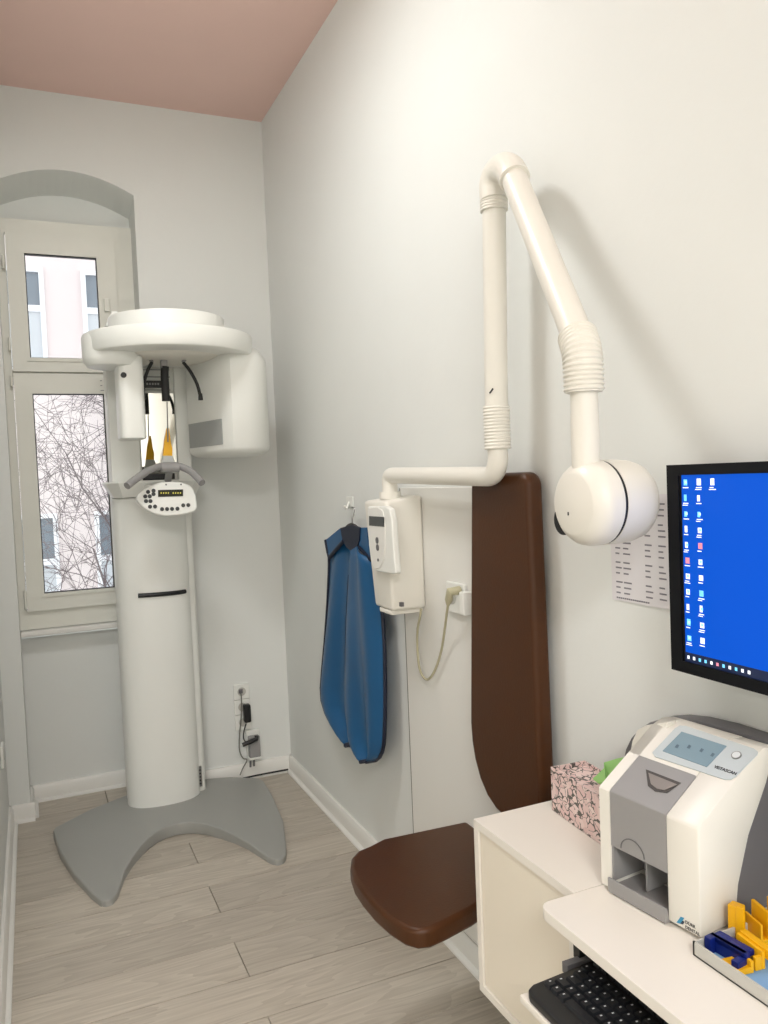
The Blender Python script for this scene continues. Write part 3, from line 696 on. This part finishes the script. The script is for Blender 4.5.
def sheet(name, rows, mat, parent, nx=22, depth=.012, fold=None, X0=XA, thick=.006, top=None):
    """rows: list of (py, left px, right px); builds a draped sheet at distance X0 from x=0"""
    bm = bmesh.new(); grid = []
    ys = []
    for (ra, rb2) in zip(rows, rows[1:]):
        n = max(1, int(abs(rb2[0]-ra[0])/7))
        for i in range(n):
            t = i/n; ys.append(tuple(a+(b-a)*t for a, b in zip(ra, rb2)))
    ys.append(rows[-1])
    for row in ys:
        py, l, r = row[0], row[1], row[2]; sl = row[3] if len(row) > 3 else 0
        g = []
        for i in range(nx+1):
            s = i/nx; x = l+(r-l)*s; y = py+sl*(top(s) if top else s)
            dx = fold(s, (py-528)/235) if fold else 0
            p = PX(x, y, X0); p.x += dx
            g.append(bm.verts.new(p))
        grid.append(g)
    for a, b in zip(grid, grid[1:]):
        for i in range(nx):
            bm.faces.new([a[i], a[i+1], b[i+1], b[i]])
    border = [v.co.copy() for v in grid[0]]+[g[-1].co.copy() for g in grid[1:]]+[v.co.copy() for v in grid[-1][-2::-1]]+[g[0].co.copy() for g in grid[-2:0:-1]]
    top = [v.co.copy() for v in grid[0]]; lft = [g[0].co.copy() for g in grid]; rgt = [g[-1].co.copy() for g in grid]; bot = [v.co.copy() for v in grid[-1]]
    me = bm_mesh(bm); o = link(name, me, mat, parent, smooth=True)
    sd = o.modifiers.new('thickness', 'SOLIDIFY'); sd.thickness = thick; sd.offset = 0
    return o, top, lft, rgt, bot
def foldL(s, t): return -.016*math.sin(s*PI*2.4+.4)*min(1, .25+t) - .008*math.sin(PI*s) + .008*math.sin(s*9+t*4)
def foldR(s, t): return -.017*math.sin(s*PI*3.1+.9-.5*t)*min(1, .3+t) - .014*math.sin(PI*s) + .006*math.sin(s*8+t*3)
rowsL = [(557.5, 330, 354, 1), (567, 329.8, 354, .6), (600, 328, 354, 0), (640, 325.5, 354, 0), (670, 323.5, 354, 0), (688, 322.8, 354, 0), (700, 324, 354.5, 0), (712, 328, 355, 0), (723, 334, 355.5, 0), (733, 341, 356, 0), (740, 347, 356.3, 0), (744, 352, 356.5, 0)]
oL, tL, lL, rL, bL = sheet('back_panel', rowsL, BLUE, ap, nx=18, fold=foldL, X0=XA+.012, top=lambda s: -17*s/.55 if s < .55 else -17+(s-.55)/.45*9)
rowsR = [(551, 351.5, 372, 1), (560, 351, 374, .8), (590, 349, 377, 0), (620, 347.5, 380, 0), (650, 346.8, 382, 0), (690, 347.5, 383, 0), (715, 349, 383.3, 0), (735, 351, 383, 0), (745, 354, 382.5, 0), (752, 358, 381, 0), (757, 362, 378.5, 0), (760.5, 366.5, 374.5, 0)]
oR, tR, lR, rR, bR = sheet('front_panel', rowsR, BLUE, ap, nx=18, fold=foldR, X0=XA-.008, top=lambda s: -5*s/.38 if s < .38 else -5+(s-.38)/.62*14)
# shoulders: yoke pieces and dark collar
def patch(name, px, X, mat, parent, bulge=-.004, thick=.006):
    P = [PX(x, y, X) for x, y in px]
    bm = bmesh.new(); f = bm.faces.new([bm.verts.new(p) for p in P]); me = bm_mesh(bm)
    o = link(name, me, mat, parent); sd = o.modifiers.new('thickness', 'SOLIDIFY'); sd.thickness = thick; sd.offset = 0
    return o
patch('shoulder', [(326.3, 540), (341, 528), (343.5, 541), (330, 556.5), (328.5, 552)], XA-.006, BLUE, ap)
patch('shoulder', [(360.5, 527.5), (367, 527.5), (369, 545), (371.5, 560), (359.5, 549)], XA-.008, BLUE, ap)
patch('collar', [(341, 528), (346, 526.5), (353, 525), (360.5, 527.5), (360, 540), (357, 548), (353, 552), (347, 547), (343, 540)], XA-.012, PIPE, ap)
tube('yoke_piping', [PX(329.5, 557.5, XA-.010), PX(336, 549.5, XA-.011), PX(343.5, 541, XA-.013)], .007, PIPE, ap, seg=8)
tube('yoke_piping', [PX(359, 547, XA-.013), PX(365, 553, XA-.012), PX(371, 560, XA-.011)], .006, PIPE, ap, seg=8)
tube('edge_piping', [PX(326.3, 540, XA-.006), PX(328.5, 552, XA-.006)]+[v+Vector((-.002, 0, 0)) for v in lL]+[v+Vector((-.002, 0, 0)) for v in bL], .009, PIPE, ap, seg=8)
tube('edge_piping', [PX(371.5, 558, XA-.006)]+[v+Vector((-.001, 0, 0)) for v in rR]+[v for v in bR[::-1]]+[v for v in lR[:5:-1]][:6], .007, PIPE, ap, seg=8)
tube('front_seam', [v+Vector((-.0025, 0, 0)) for v in lR[3:]], .0025, PIPE, ap, seg=6)

# ================================================================== FAR WALL SOCKETS AND CABLES
fs = thing('wall_socket', 'white three-gang wall socket strip low on the end wall', 'socket', (.86, YF, .23))
for i in range(3):
    z0 = .235+.073*i
    box('socket_frame', .823, .897, YF-.011, YF, z0, z0+.071, WHITE, fs, bev=.003)
    cyl('socket_well', (.86, YF-.0125, z0+.036), (.86, YF-.009, z0+.036), .02, GREYT, fs, seg=20)
pa = thing('power_adapter', 'black plug-in power adapter in the middle of the socket strip', 'adapter', (.875, YF-.03, .29))
box('body', .86, .892, YF-.05, YF-.012, .275, .36, BLACK, pa, bev=.008, seg=3)
pts = [PY(246, 724, YF-.03), PY(244, 731, YF-.02), PY(243.5, 738, YF-.02), PY(246, 743, YF-.03)]
tube('cord', smooth_path(pts, 5), .003, BLACK, pa, seg=8)
sp2 = thing('surface_socket', 'small grey surface socket with black strap above the baseboard', 'socket', (.90, YF, .09))
box('housing', .876, .928, YF-.05, YF, .105, .205, GREYP, sp2, bev=.005)
box('cover', .87, .934, YF-.018, YF, .10, .23, WHITE, sp2, bev=.004)
box('base_tab', .872, .93, YF-.052, YF, .098, .108, WHITE, sp2, bev=.002)
tube('strap', [PY(242.5, 745, YF-.055), PY(250, 742, YF-.058), PY(256.5, 739, YF-.055), PY(256.5, 735.5, YF-.05)], .0105, BLACK, sp2, seg=10)
tube('latch', [PY(250.5, 761, YF-.03), PY(250.5, 767, YF-.03)], .005, DGREY, sp2, seg=8); tube('latch', [PY(254, 760, YF-.03), PY(254, 766, YF-.03)], .005, DGREY, sp2, seg=8)
ct = thing('thin_cable', 'thin grey cable running from the top socket down to the floor', 'cable', (.85, YF-.02, .05))
pts = [PY(240.5, 691, YF-.014), PY(241.5, 700, YF-.022), PY(241, 720, YF-.022), PY(239.5, 735, YF-.02), PY(239.5, 750, YF-.02), PY(243, 758, YF-.025), PY(247, 760, YF-.028), PY(243, 768, YF-.03), PY(240, 775, YF-.034)]
tube('cord', smooth_path(pts, 6), .0028, GCABLE, ct, seg=8)
p = PY(240.5, 691, YF-.014); box('plug', p.x-.009, p.x+.009, YF-.022, YF-.012, p.z-.01, p.z+.01, DGREY, ct, bev=.002)
fc = thing('floor_cable', 'black cable lying along the end wall baseboard towards the x-ray foot', 'cable', (.8, YF-.04, .01))
pts = [(1.06, YF-.036, .016), (.96, YF-.037, .017), (.90, YF-.038, .017), (.82, YF-.040, .016), (.75, YF-.042, .014), (.68, YF-.045, .012), (.655, YF-.07, .052), (.64, YF-.09, .06)]
tube('cord', smooth_path(pts, 6), .0042, BLACK, fc, seg=8)
ls = thing('wall_socket', 'white socket on the left wall seen almost edge on', 'socket', (XL, 2.95, .4))
pl = PX(2, 755, XL+.004)
box('cover_plate', XL, XL+.010, pl.y-.04, pl.y+.04, pl.z-.04, pl.z+.04, WHITE, ls, bev=.003)
cyl('socket_well', (XL+.009, pl.y, pl.z), (XL+.0115, pl.y, pl.z), .02, GREYT, ls, seg=20)

# ================================================================== PAPER NOTICE
pp = thing('notice_paper', 'white sheet with printed table taped to the wall behind the monitor', 'paper', (XR, 1.18, 1.12))
prism('sheet', [(XR-.0025, 1.322, 1.128), (XR-.0025, 1.322, 1.345), (XR-.0025, 1.025, 1.345), (XR-.0025, 1.025, 1.128)], (.002, 0, 0), PAPER, pp)
qs = []; rr = random.Random(5); xp = XR-.003
for gi, zt_ in enumerate((1.325, 1.285, 1.245, 1.205, 1.165)):
    for li in range(3):
        z = zt_-li*.011
        for c0, w in ((1.308, .020), (1.285, .024), (1.222, .022), (1.185, .02), (1.12, .02), (1.085, .02)):
            ww = w*rr.uniform(.6, 1.0); qs.append(((xp, c0, z), (xp, c0-ww, z), (xp, c0-ww, z+.003), (xp, c0, z+.003), 0))
for i in range(16): qs.append(((xp, 1.308-i*.006, 1.1325), (xp, 1.308-i*.006-.005, 1.1325), (xp, 1.308-i*.006-.005, 1.1355), (xp, 1.308-i*.006, 1.1355), 0))
tag(quads('print', qs, INK, pp), kind='stuff')

# ================================================================== MONITOR
mo = thing('monitor', 'wall-mounted black monitor showing a blue desktop with icons', 'monitor', (1.02, .79, 1.05))
MX = 1.0; my0, my1, mz0, mz1 = .508, 1.068, 1.046, 1.399
MBLK = M('monitor_black', (9, 11, 16), .5, spec=.2, var=.1)
bm = bmesh.new(); bz = .0195; by = .026
for (a, b, c, d) in [(my0, my0+by, mz0, mz1), (my1-by, my1, mz0, mz1), (my0+by, my1-by, mz0, mz0+bz), (my0+by, my1-by, mz1-bz+.002, mz1)]:
    b_box(bm, MX, MX+.02, a, b, c, d)
link('bezel', bm_mesh(bm), MBLK, mo)
box('back_shell', MX+.02, MX+.045, my0+.004, my1-.004, mz0+.004, mz1-.004, MBLK, mo, bev=.006)
SCR = M('screen_blue', (0, 40, 120), .45, spec=.15, var=.02, emit=(0, 98, 232), estr=.7)
sc0, sc1, sz0, sz1 = my0+by, my1-by, mz0+bz, mz1-bz+.002
BAR = M('taskbar', (10, 22, 50), .3, emit=(10, 26, 60), estr=.8)
scr = box('screen', MX+.004, MX+.012, sc0, sc1, sz0, sz1, SCR, mo)
gp = box('screen_gap', MX+.0035, MX+.006, sc1-.004, sc1, sz0, sz1, BLACK, scr)
tb = box('taskbar', MX+.0032, MX+.005, sc0, sc1-.004, sz0, sz0+.016, BAR, scr)
IW = M('icon_white', (240, 245, 250), .5, emit=(235, 242, 250), estr=.8); IC = M('icon_cyan', (120, 205, 240), .5, emit=(110, 200, 240), estr=.8); IP = M('icon_pink', (220, 130, 150), .5, emit=(220, 140, 160), estr=.7)
qs = []; xq = MX+.0028
def iq(y, z, w, h, k): qs.append(((xq, y, z), (xq, y-w, z), (xq, y-w, z+h), (xq, y, z+h), k))
kinds = {0: [1, 1, 1, 0, 0, 2, 0, 0, 0, 1, 1], 1: [0, 0, 1, 0, 2, 0, 0, 1, 0, 0, 0], 2: [0]}
for ci in range(3):
    yc = sc1-.010-ci*.029
    for ri in range(11 if ci < 2 else 1):
        zt_ = sz1-.0135-ri*.0262; k = kinds[ci][ri]; r5 = random.Random(ci*20+ri)
        iq(yc, zt_-.004, r5.choice((.006, .008, .009)), r5.choice((.009, .010, .011)), k)
        if r5.random() < .5: iq(yc-.002, zt_-.001, .005, .0045, 1 if k == 0 else 0)
        iq(yc+.002, zt_-.0085, r5.uniform(.008, .013), .0016, 0)
        if r5.random() < .45: iq(yc+.0035, zt_-.0115, r5.uniform(.009, .015), .0014, 0)
for i in range(11): iq(sc1-.009-i*.0125, sz0+.0055, .005, .0055, (0, 0, 1, 1, 0, 2, 1, 0, 1, 0, 0)[i])
quads('desktop_icons', qs, [IW, IC, IP], scr)
cyl('mount_arm', (MX+.045, .78, 1.22), (XR-.012, .78, 1.22), .03, BLACK, mo, seg=20)
box('mount_plate', XR-.012, XR, .72, .84, 1.16, 1.28, BLACK, mo, bev=.003)

# ================================================================== CABINET AND DESK
ca = thing('wall_cabinet', 'white wall-hung cabinet with a flush door under the flowered box', 'cabinet', (.93, 1.235, .345))
CX0, CY0, CY1, CZ0, CZ1 = .785, 1.075, 1.402, .345, .70
bm = bmesh.new()
for b6 in [(CX0, XR, CY0, CY1, CZ1-.016, CZ1), (CX0, XR, CY0, CY1, CZ0, CZ0+.016), (CX0, XR, CY0, CY0+.016, CZ0+.016, CZ1-.016), (CX0, XR, CY1-.016, CY1, CZ0+.016, CZ1-.016), (XR-.02, XR-.01, CY0, CY1, CZ0, CZ1)]: b_box(bm, *b6)
link('body', bm_mesh(bm), LAM, ca)
box('door', CX0+.004, CX0+.022, CY0+.0175, CY1-.0175, CZ0+.0175, CZ1-.0175, LAMEDGE, ca, bev=.001)
dk = thing('desk', 'white desk top with rounded corner below the monitor', 'desk', (.9, .6, 0))
dp = [(XR, 1.0735, .682), (.735, 1.0735, .682)] + [(.735-.022*math.sin(a), 1.0515+.022*math.cos(a), .682) for a in [PI/2*i/6 for i in range(1, 7)]] + [(.713, .1, .682), (XR, .1, .682)]
prism('desk_top', dp, (0, 0, .0185), LAM, dk, bev=.0015, ang=1)
box('side_panel', .75, XR-.02, .1, .118, 0, .682, LAM, dk)
box('rail', XR-.022, XR, .118, CY0, .60, .682, LAM, dk)
kt = thing('keyboard_tray', 'white pull-out keyboard tray on dark slides under the desk top', 'tray', (.75, .8, .58))
box('shelf', .655, 1.0, .45, 1.045, .572, .585, LAM, kt, bev=.003)
p = PX(572, 950, .80)
box('slide', .775, 1.0, 1.05, 1.066, .60, .682, BLACK, kt); box('slide', .775, 1.0, .435, .45, .572, .682, BLACK, kt)
box('slide_rail', .745, 1.0, 1.042, 1.056, .589, .606, DGREY, kt)
kb = thing('keyboard', 'black computer keyboard on the tray under the desk', 'keyboard', (.73, .82, .586))
KZ = .586
K1 = PZ(526, 989, KZ+.012); K2 = PZ(574, 958, KZ+.012)
bmK = bmesh.new()
kp_ = [(.657, 1.018), (.662, 1.030), (.675, 1.036), (.815, 1.036), (.823, 1.032), (.823, .592), (.815, .588), (.672, .588), (.657, .60)]
b_prism(bmK, [(x, y, KZ) for x, y in kp_], (0, 0, .014)); 
bmesh.ops.recalc_face_normals(bmK, faces=bmK.faces)
for v in bmK.verts:
    if v.co.z > KZ+.01: v.co.z += (v.co.x-.662)*.05
b_bevel(bmK, .003, 2, ang=.5)
link('case', bm_mesh(bmK), BLACK, kb, smooth=True)
KEY = M('black_keycap', (30, 32, 36), .45, var=.05); keyc = {}
def key(x, y, w=.0155, d=.0155):
    k = (round(w, 4), round(d, 4)); zz = KZ+.014+(x-.662)*.05
    if k not in keyc:
        bm = bmesh.new(); vs = b_box(bm, 0, d, -w, 0, 0, .006)
        for v in vs[4:]: v.co.x += (.0016 if v.co.x < d/2 else -.0016); v.co.y += (.0016 if v.co.y < -w/2 else -.0016)
        me = bm_mesh(bm, 'key'); me.materials.append(KEY); keyc[k] = me
    o = bpy.data.objects.new('key', keyc[k]); COL.objects.link(o); o.parent = kb; o.location = Vector((x, y, zz))-ORG[kb.name]
    return zz+.006
marks = []; KR = random.Random(2)
rowsx = [.688, .7055, .723, .7405, .758, .782, .7995]
off = [0, .004, .0085, .004, 0, 0, 0]
for ri, rx in enumerate(rowsx):
    y = 1.026-off[ri]
    n = 0
    while y > .60:
        w = .0155
        if ri == 0 and n == 3: w = .085
        if ri in (1, 2, 3) and n == 0: w = .024
        zz = key(rx, y, w)
        if w < .03: 
            marks.append(((rx+.007, y-.004, zz+.0003), (rx+.007, y-.0065, zz+.0003), (rx+.0105, y-.0065, zz+.0003), (rx+.0105, y-.004, zz+.0003), 0))
        y -= w+.002; n += 1
quads('key_legends', marks, M('key_print', (225, 228, 230), .6), kb)

# ================================================================== TISSUE BOX
tx = thing('tissue_box', 'pink petal-patterned tissue box beside the scanner', 'box', (1.0, 1.27, .7))
c0 = Vector((.948, 1.362, .7)); a1 = Vector((-.016, -.20, 0)); a2 = Vector((.082, -.005, 0)); hh = Vector((0, 0, .090))
a1 = PZ(608, 850, .7)-c0
P4 = [c0, c0+a1, c0+a1+a2, c0+a2]; th_ = .0022
bm = bmesh.new()
def wallq(p, q, nin):
    b_prism(bm, [p, q, q+hh, p+hh], nin*th_)
inn2 = a2.normalized(); inn1 = a1.normalized()
wallq(P4[0], P4[1], inn2); wallq(P4[3], P4[2], -inn2); wallq(P4[0]+inn2*th_, P4[3]-inn2*th_, inn1); wallq(P4[1]+inn2*th_, P4[2]-inn2*th_, -inn1)
b_prism(bm, [p for p in P4], (0, 0, .002))
link('carton', bm_mesh(bm), PETAL, tx)
lidz = Vector((0, 0, .079))
bm = bmesh.new(); b_prism(bm, [P4[0]+inn2*.003+inn1*.003+lidz, P4[1]+inn2*.003-inn1*.003+lidz, P4[2]-inn2*.003-inn1*.003+lidz, P4[3]-inn2*.003+inn1*.003+lidz], (0, 0, .002))
link('top_panel', bm_mesh(bm), PETAL, tx)
gt = [PX(x, y, .985) for x, y in [(598, 778), (603, 768), (612, 764), (618, 759), (630, 757), (634, 764), (626, 780), (614, 788), (602, 785)]]
bm = bmesh.new(); tri = [(593, 779, .965), (604, 768, .975), (606, 781, .965), (604, 763, 1.0), (617, 759, 1.005), (612, 785, .972), (627, 757, 1.01), (626, 778, .985), (598, 783, .963), (606, 787, .968), (618, 789, .975)]
vs = [bm.verts.new(PX(x, y, X)) for x, y, X in tri]
for f in [(0, 2, 1), (1, 2, 3), (3, 2, 5), (3, 5, 4), (4, 5, 7), (4, 7, 6), (0, 8, 2), (2, 8, 9), (2, 9, 5), (5, 9, 10), (5, 10, 7)]: bm.faces.new([vs[i] for i in f])
tg = link('tissue', bm_mesh(bm), GREEN, tx); sd = tg.modifiers.new('t', 'SOLIDIFY'); sd.thickness = .0012

# ================================================================== IMAGE-PLATE SCANNER
vs_ = thing('plate_scanner', 'white and grey dental image plate scanner with touch screen on the desk', 'scanner', (.93, .97, .701))
F0 = Vector((.838, 1.068, .701)); F1 = Vector((.860, .873, .701))     # front bottom edge, far -> near
U = (F1-F0).normalized(); Wd = (F1-F0).length; D = Vector((-U.y, U.x, 0));
if D.x < 0: D = -D
Z = Vector((0, 0, 1))
def vp(u, d, z): return F0+U*u+D*d+Z*z
SA = (0, .168); SB = (.14, .262)      # slope start / end in (depth, height)
FRT = .172
ZF = FRT
ca_, cb_ = (0.0, ZF), (.15, .268)
profW = [(0, .006), (0, ZF-.004), (.004, ZF), (cb_[0]-.02, .249), (cb_[0]+.005, .257), (.185, .253), (.16, .20), (.115, .13), (.088, .06), (.08, .006)]
g0_, g1_ = .022, .137                 # slot module between these u
bm = bmesh.new()
b_prism(bm, [vp(0, d, z) for d, z in profW], U*g0_)
o = link('left_cheek', bm_mesh(bm), OFFW, vs_, smooth=True)
bm = bmesh.new(); b_prism(bm, [vp(g1_, d, z) for d, z in profW], U*(Wd-g1_)); bmesh.ops.recalc_face_normals(bm, faces=bm.faces); b_bevel(bm, .003, 2, ang=.3)
bodyR = link('front_housing', bm_mesh(bm), OFFW, vs_, smooth=True)
# slope direction
sl_d = Vector((0, 0, 0)); pA = vp(0, .004, ZF); pB = vp(0, cb_[0]-.02, .249); sd_ = (pB-pA).normalized(); sn = U.cross(sd_)
if sn.z < 0: sn = -sn
def vslope(x, y, lift=0): return PP(x, y, pA+sn*lift, sn)
# upper deck over the whole width behind the slot module
lenS = (pB-pA).length; mid = .080
pm = pA+sd_*mid
prism('upper_deck', [pm, pB, vp(0, cb_[0]+.005, .257), vp(0, .185, .253), vp(0, .15, .18), pm-Z*.06], U*g1_, OFFW, vs_)
# slot module
prism('slot_module', [vp(g0_, .001, .078), vp(g0_, .001, ZF-.003), vp(g0_, .004, ZF), pm+U*g0_+sn*.0006, pm+U*g0_-Z*.05, vp(g0_, .06, .13), vp(g0_, .012, .10), vp(g0_, .012, .078)], U*(g1_-g0_), GREYP, vs_, bev=.0015)
box_pts = [vp(g0_, .075, .0), vp(g0_, .085, .0), vp(g0_, .085, .14), vp(g0_, .06, .14)]
prism('chute_back', [vp(g0_, .07, .02), vp(g0_, .08, .02), vp(g0_, .08, .14), vp(g0_, .06, .14)], U*(g1_-g0_), DGREY, vs_)
prism('chute_side', [vp(g0_, .002, .02), vp(g0_, .07, .02), vp(g0_, .06, .13), vp(g0_, .012, .10), vp(g0_, .003, .078)], U*.004, GREYP, vs_)
prism('chute_divider', [vp(g0_+.055, .02, .02), vp(g0_+.055, .07, .02), vp(g0_+.055, .06, .13), vp(g0_+.055, .02, .11)], U*.003, GREYP, vs_)
ctr = prism('catch_tray', [vp(g0_-.003, -.006, .002), vp(g0_-.003, .07, .002), vp(g0_-.003, .07, .012), vp(g0_-.003, .002, .012), vp(g0_-.003, -.002, .026), vp(g0_-.003, -.006, .026)], U*(g1_-g0_+.004), GREYP, vs_, bev=.0015)
# slot in the module
sq = [vslope(x, y, .001) for x, y in [(646, 769.5), (681, 783), (667, 793), (655, 791.5), (648, 786)]]
prism('insert_slot', sq, sn*.0006, M('slot_dark', (70, 66, 64), .5), vs_)
sq = [vslope(x, y, .002) for x, y in [(648.5, 773), (677.5, 784.8), (664.5, 790.6), (657, 789), (651, 784)]]
prism('slot_flap', sq, sn*.001, M('flap_grey', (140, 134, 130), .3, metal=.4), vs_)
arc = []
# thumb recess on the module front
arc_pts = [vp(g0_+.047+.024*math.cos(a), -.0002, .083+.022*math.sin(a)) for a in [PI*i/12 for i in range(13)]]
tube('thumb_recess', arc_pts, .0008, DGREY, vs_, seg=6)
# touch screen panel
pan = [vslope(x, y, .0008) for x, y in [(652.5, 753), (675.5, 728.5), (680, 726), (686, 726.3), (754, 749), (758, 752), (757.5, 755), (736, 777), (731, 780), (725, 780), (655, 757)]]
tp = prism('touch_panel', pan, sn*.0012, M('panel_blue_grey', (196, 204, 206), .35), vs_)
lcd = [vslope(x, y, .0022) for x, y in [(662.8, 751.3), (681.8, 732), (726.7, 746.3), (706.8, 767.2)]]
dsp = prism('display', lcd, sn*.001, M('lcd_blue_grey', (120, 142, 152), .25, emit=(110, 134, 146), estr=.25), tp)
qs = []
for (x, y) in [(676.5, 746), (688.5, 746.5), (701, 750), (712, 754.5)]:
    qs.append(tuple(vslope(x+a, y+b, .0036) for a, b in [(-2, 1.2), (.5, -2), (3, -.6), (.8, 2.4)])+(0,))
quads('display_icons', qs, M('lcd_icon', (86, 108, 122), .4), dsp)
bp_ = vslope(736.5, 755.5, .002); cyl('power_button', bp_, bp_+sn*.0015, .0078, STEEL, tp, seg=24); cyl('button_face', bp_, bp_+sn*.002, .0062, M('button_white', (222, 226, 226), .4), tp, seg=24)
pt0 = vslope(713.5, 767.5, .0024); pt1 = vslope(731.5, 774, .0024)
text('lettering', 'VISTASCAN', .0075, pt0, U, sd_, INKB, tp, bold=True)
# maker's mark at the lower right of the front
def vfront(x, y, lift=.0006): return PP(x, y, F0-D*lift, D)
L1 = M('logo_cyan', (60, 150, 190), .4); L2 = M('logo_navy', (16, 40, 66), .4)
quads('logo_mark', [tuple(vfront(x, y) for x, y in [(676.5, 922.5), (680.5, 924), (684.3, 918), (680.6, 916.6)])+(0,), tuple(vfront(x, y) for x, y in [(680.2, 923.5), (683, 924.6), (684.6, 921.8), (682.4, 920.6)])+(1,)], [L1, L2], bodyR)
t0 = vfront(685.5, 924); text('lettering', 'DÜRR', .0068, vfront(685.2, 923.2), U, Z, INKB, bodyR); text('lettering', 'DENTAL', .0068, vfront(685.2, 928.2), U, Z, INKB, bodyR)
# grey rear body: big arch, wider and higher than the front
def garch(u0, u1, zt_, n=18):
    out = [vp(u0, 0, 0)]
    for i in range(n+1):
        a = PI*i/n; uc = (u0+u1)/2; out.append(vp(uc-(u1-u0)/2*math.copysign(abs(math.cos(a))**.8, math.cos(a)), 0, .09+(zt_-.09)*math.sin(a)**.85))
    out.append(vp(u1, 0, 0)); return out
ga = garch(-.140, Wd+.14, .256)
prism('rear_body', [p+D*.197 for p in ga], D*.040, DGREY, vs_, bev=.006, ang=.5)
prism('side_shell', [vp(Wd-.012, .075, .004), vp(Wd-.012, .086, .06), vp(Wd-.012, .112, .13), vp(Wd-.012, .155, .20), vp(Wd-.012, .19, .25), vp(Wd-.012, .21, .25), vp(Wd-.012, .21, .004)], U*.010, DGREY, vs_)
# white loop handle between front and rear
hq = [(628, 763), (632, 741), (637, 730), (645, 725.5), (668, 722), (665, 730), (652, 732), (646.5, 737), (642.5, 748), (640.5, 757)]
prism('loop_handle', [PX(x, y, .972) for x, y in hq], (.02, 0, 0), OFFW, vs_, bev=.002)

# ================================================================== TRAY WITH FILM HOLDERS
ty = thing('instrument_tray', 'shallow light grey instrument tray in front of the scanner', 'tray', (.92, .7, .701))
tx0, tx1, ty0, ty1, tz = .828, 1.0, .52, .856, .7015
bm = bmesh.new()
for b6 in [(tx0, tx1, ty0, ty1, tz, tz+.002), (tx0, tx0+.003, ty0, ty1, tz, tz+.020), (tx1-.003, tx1, ty0, ty1, tz, tz+.020), (tx0, tx1, ty0, ty0+.003, tz, tz+.020), (tx0, tx1, ty1-.003, ty1, tz, tz+.020)]: b_box(bm, *b6)
link('dish', bm_mesh(bm), GREYT, ty)
ln = box('tray_liner', tx0+.004, tx1-.004, ty0+.004, ty1-.012, tz+.002, tz+.0035, LINER); tag(ln, 'light blue paper liner lying in the grey tray', 'paper')
zl = tz+.0035
def holder_xf(x, y, rz, z=zl): return Matrix.Translation((x, y, z)) @ Matrix.Rotation(rz, 4, 'Z')
def holder(name, label, boxes, x, y, rz, mat, group=None, tilt=None):
    e = thing(name, label, 'film holder', (x, y, zl), 'film holders in the grey tray')
    for nm, b6, bev in boxes:
        m = holder_xf(x, y, rz) @ Matrix.Scale(1.4, 4)
        if tilt: m = m @ Matrix.Rotation(tilt, 4, 'Y')
        box(nm, *b6, mat, e, bev=bev, xf=m)
    return e
q = PZ(713, 953, .715)
holder('film_holder', 'navy blue film holder at the corner of the grey tray', [('back_wall', (-.003, .003, -.022, .022, 0, .016), .001), ('arm', (-.016, -.003, -.022, -.014, 0, .012), .001), ('arm', (-.010, .003, .014, .022, 0, .016), .001), ('ledge', (-.003, .012, -.020, .020, .010, .016), .001)], q.x+.022, q.y-.008, .1, NAVY)
q = PZ(728, 938, .71)
holder('film_holder', 'yellow film holder leaning upright against the scanner side', [('bite_block', (-.006, .006, -.007, .007, 0, .034), .0015), ('plate', (-.007, -.003, -.011, -.002, .0, .036), .001)], q.x+.022, q.y+.004, .3, YEL)
q = PZ(747, 938, .71)
holder('film_holder', 'yellow film holder with a tall flat plate in the tray middle', [('backing_plate', (.004, .008, -.014, .014, 0, .034), .001), ('groove_wall', (-.004, -.001, -.014, .014, 0, .022), .001), ('base', (-.004, .008, -.014, .014, 0, .006), .001)], q.x+.018, q.y, -.25, YEL)
q = PZ(764, 935, .71)
holder('film_holder', 'yellow film holder standing at the right edge of the view', [('backing_plate', (.004, .008, -.014, .014, 0, .036), .001), ('groove_wall', (-.006, -.003, -.014, .014, 0, .026), .001), ('base', (-.006, .008, -.014, .014, 0, .006), .001)], q.x+.016, q.y-.004, -.1, YEL)
q = PZ(744, 956, .712)
hh_ = holder('film_holder', 'yellow film holder lying with a row of small holes', [('plate', (.006, .010, -.018, .018, 0, .018), .001), ('bar', (.010, .018, -.022, .018, .010, .020), .001), ('rib', (-.002, .006, -.018, -.014, 0, .014), .001)], q.x, q.y, -.12, YEL)
for i in range(5):
    p = holder_xf(q.x, q.y, -.12) @ Matrix.Scale(1.4, 4) @ Vector((.0097, -.016+i*.007, .015)); cyl('hole', p, p-Vector((.0008, 0, 0)), .0014, BLACK, hh_, seg=8)
q = PZ(737, 968, .706)
holder('film_holder', 'small bright yellow bite piece lying flat at the front', [('plate', (-.011, .009, -.011, .011, 0, .006), .001), ('lip', (.007, .011, -.011, .011, 0, .012), .001)], q.x, q.y, -.15, YEL)
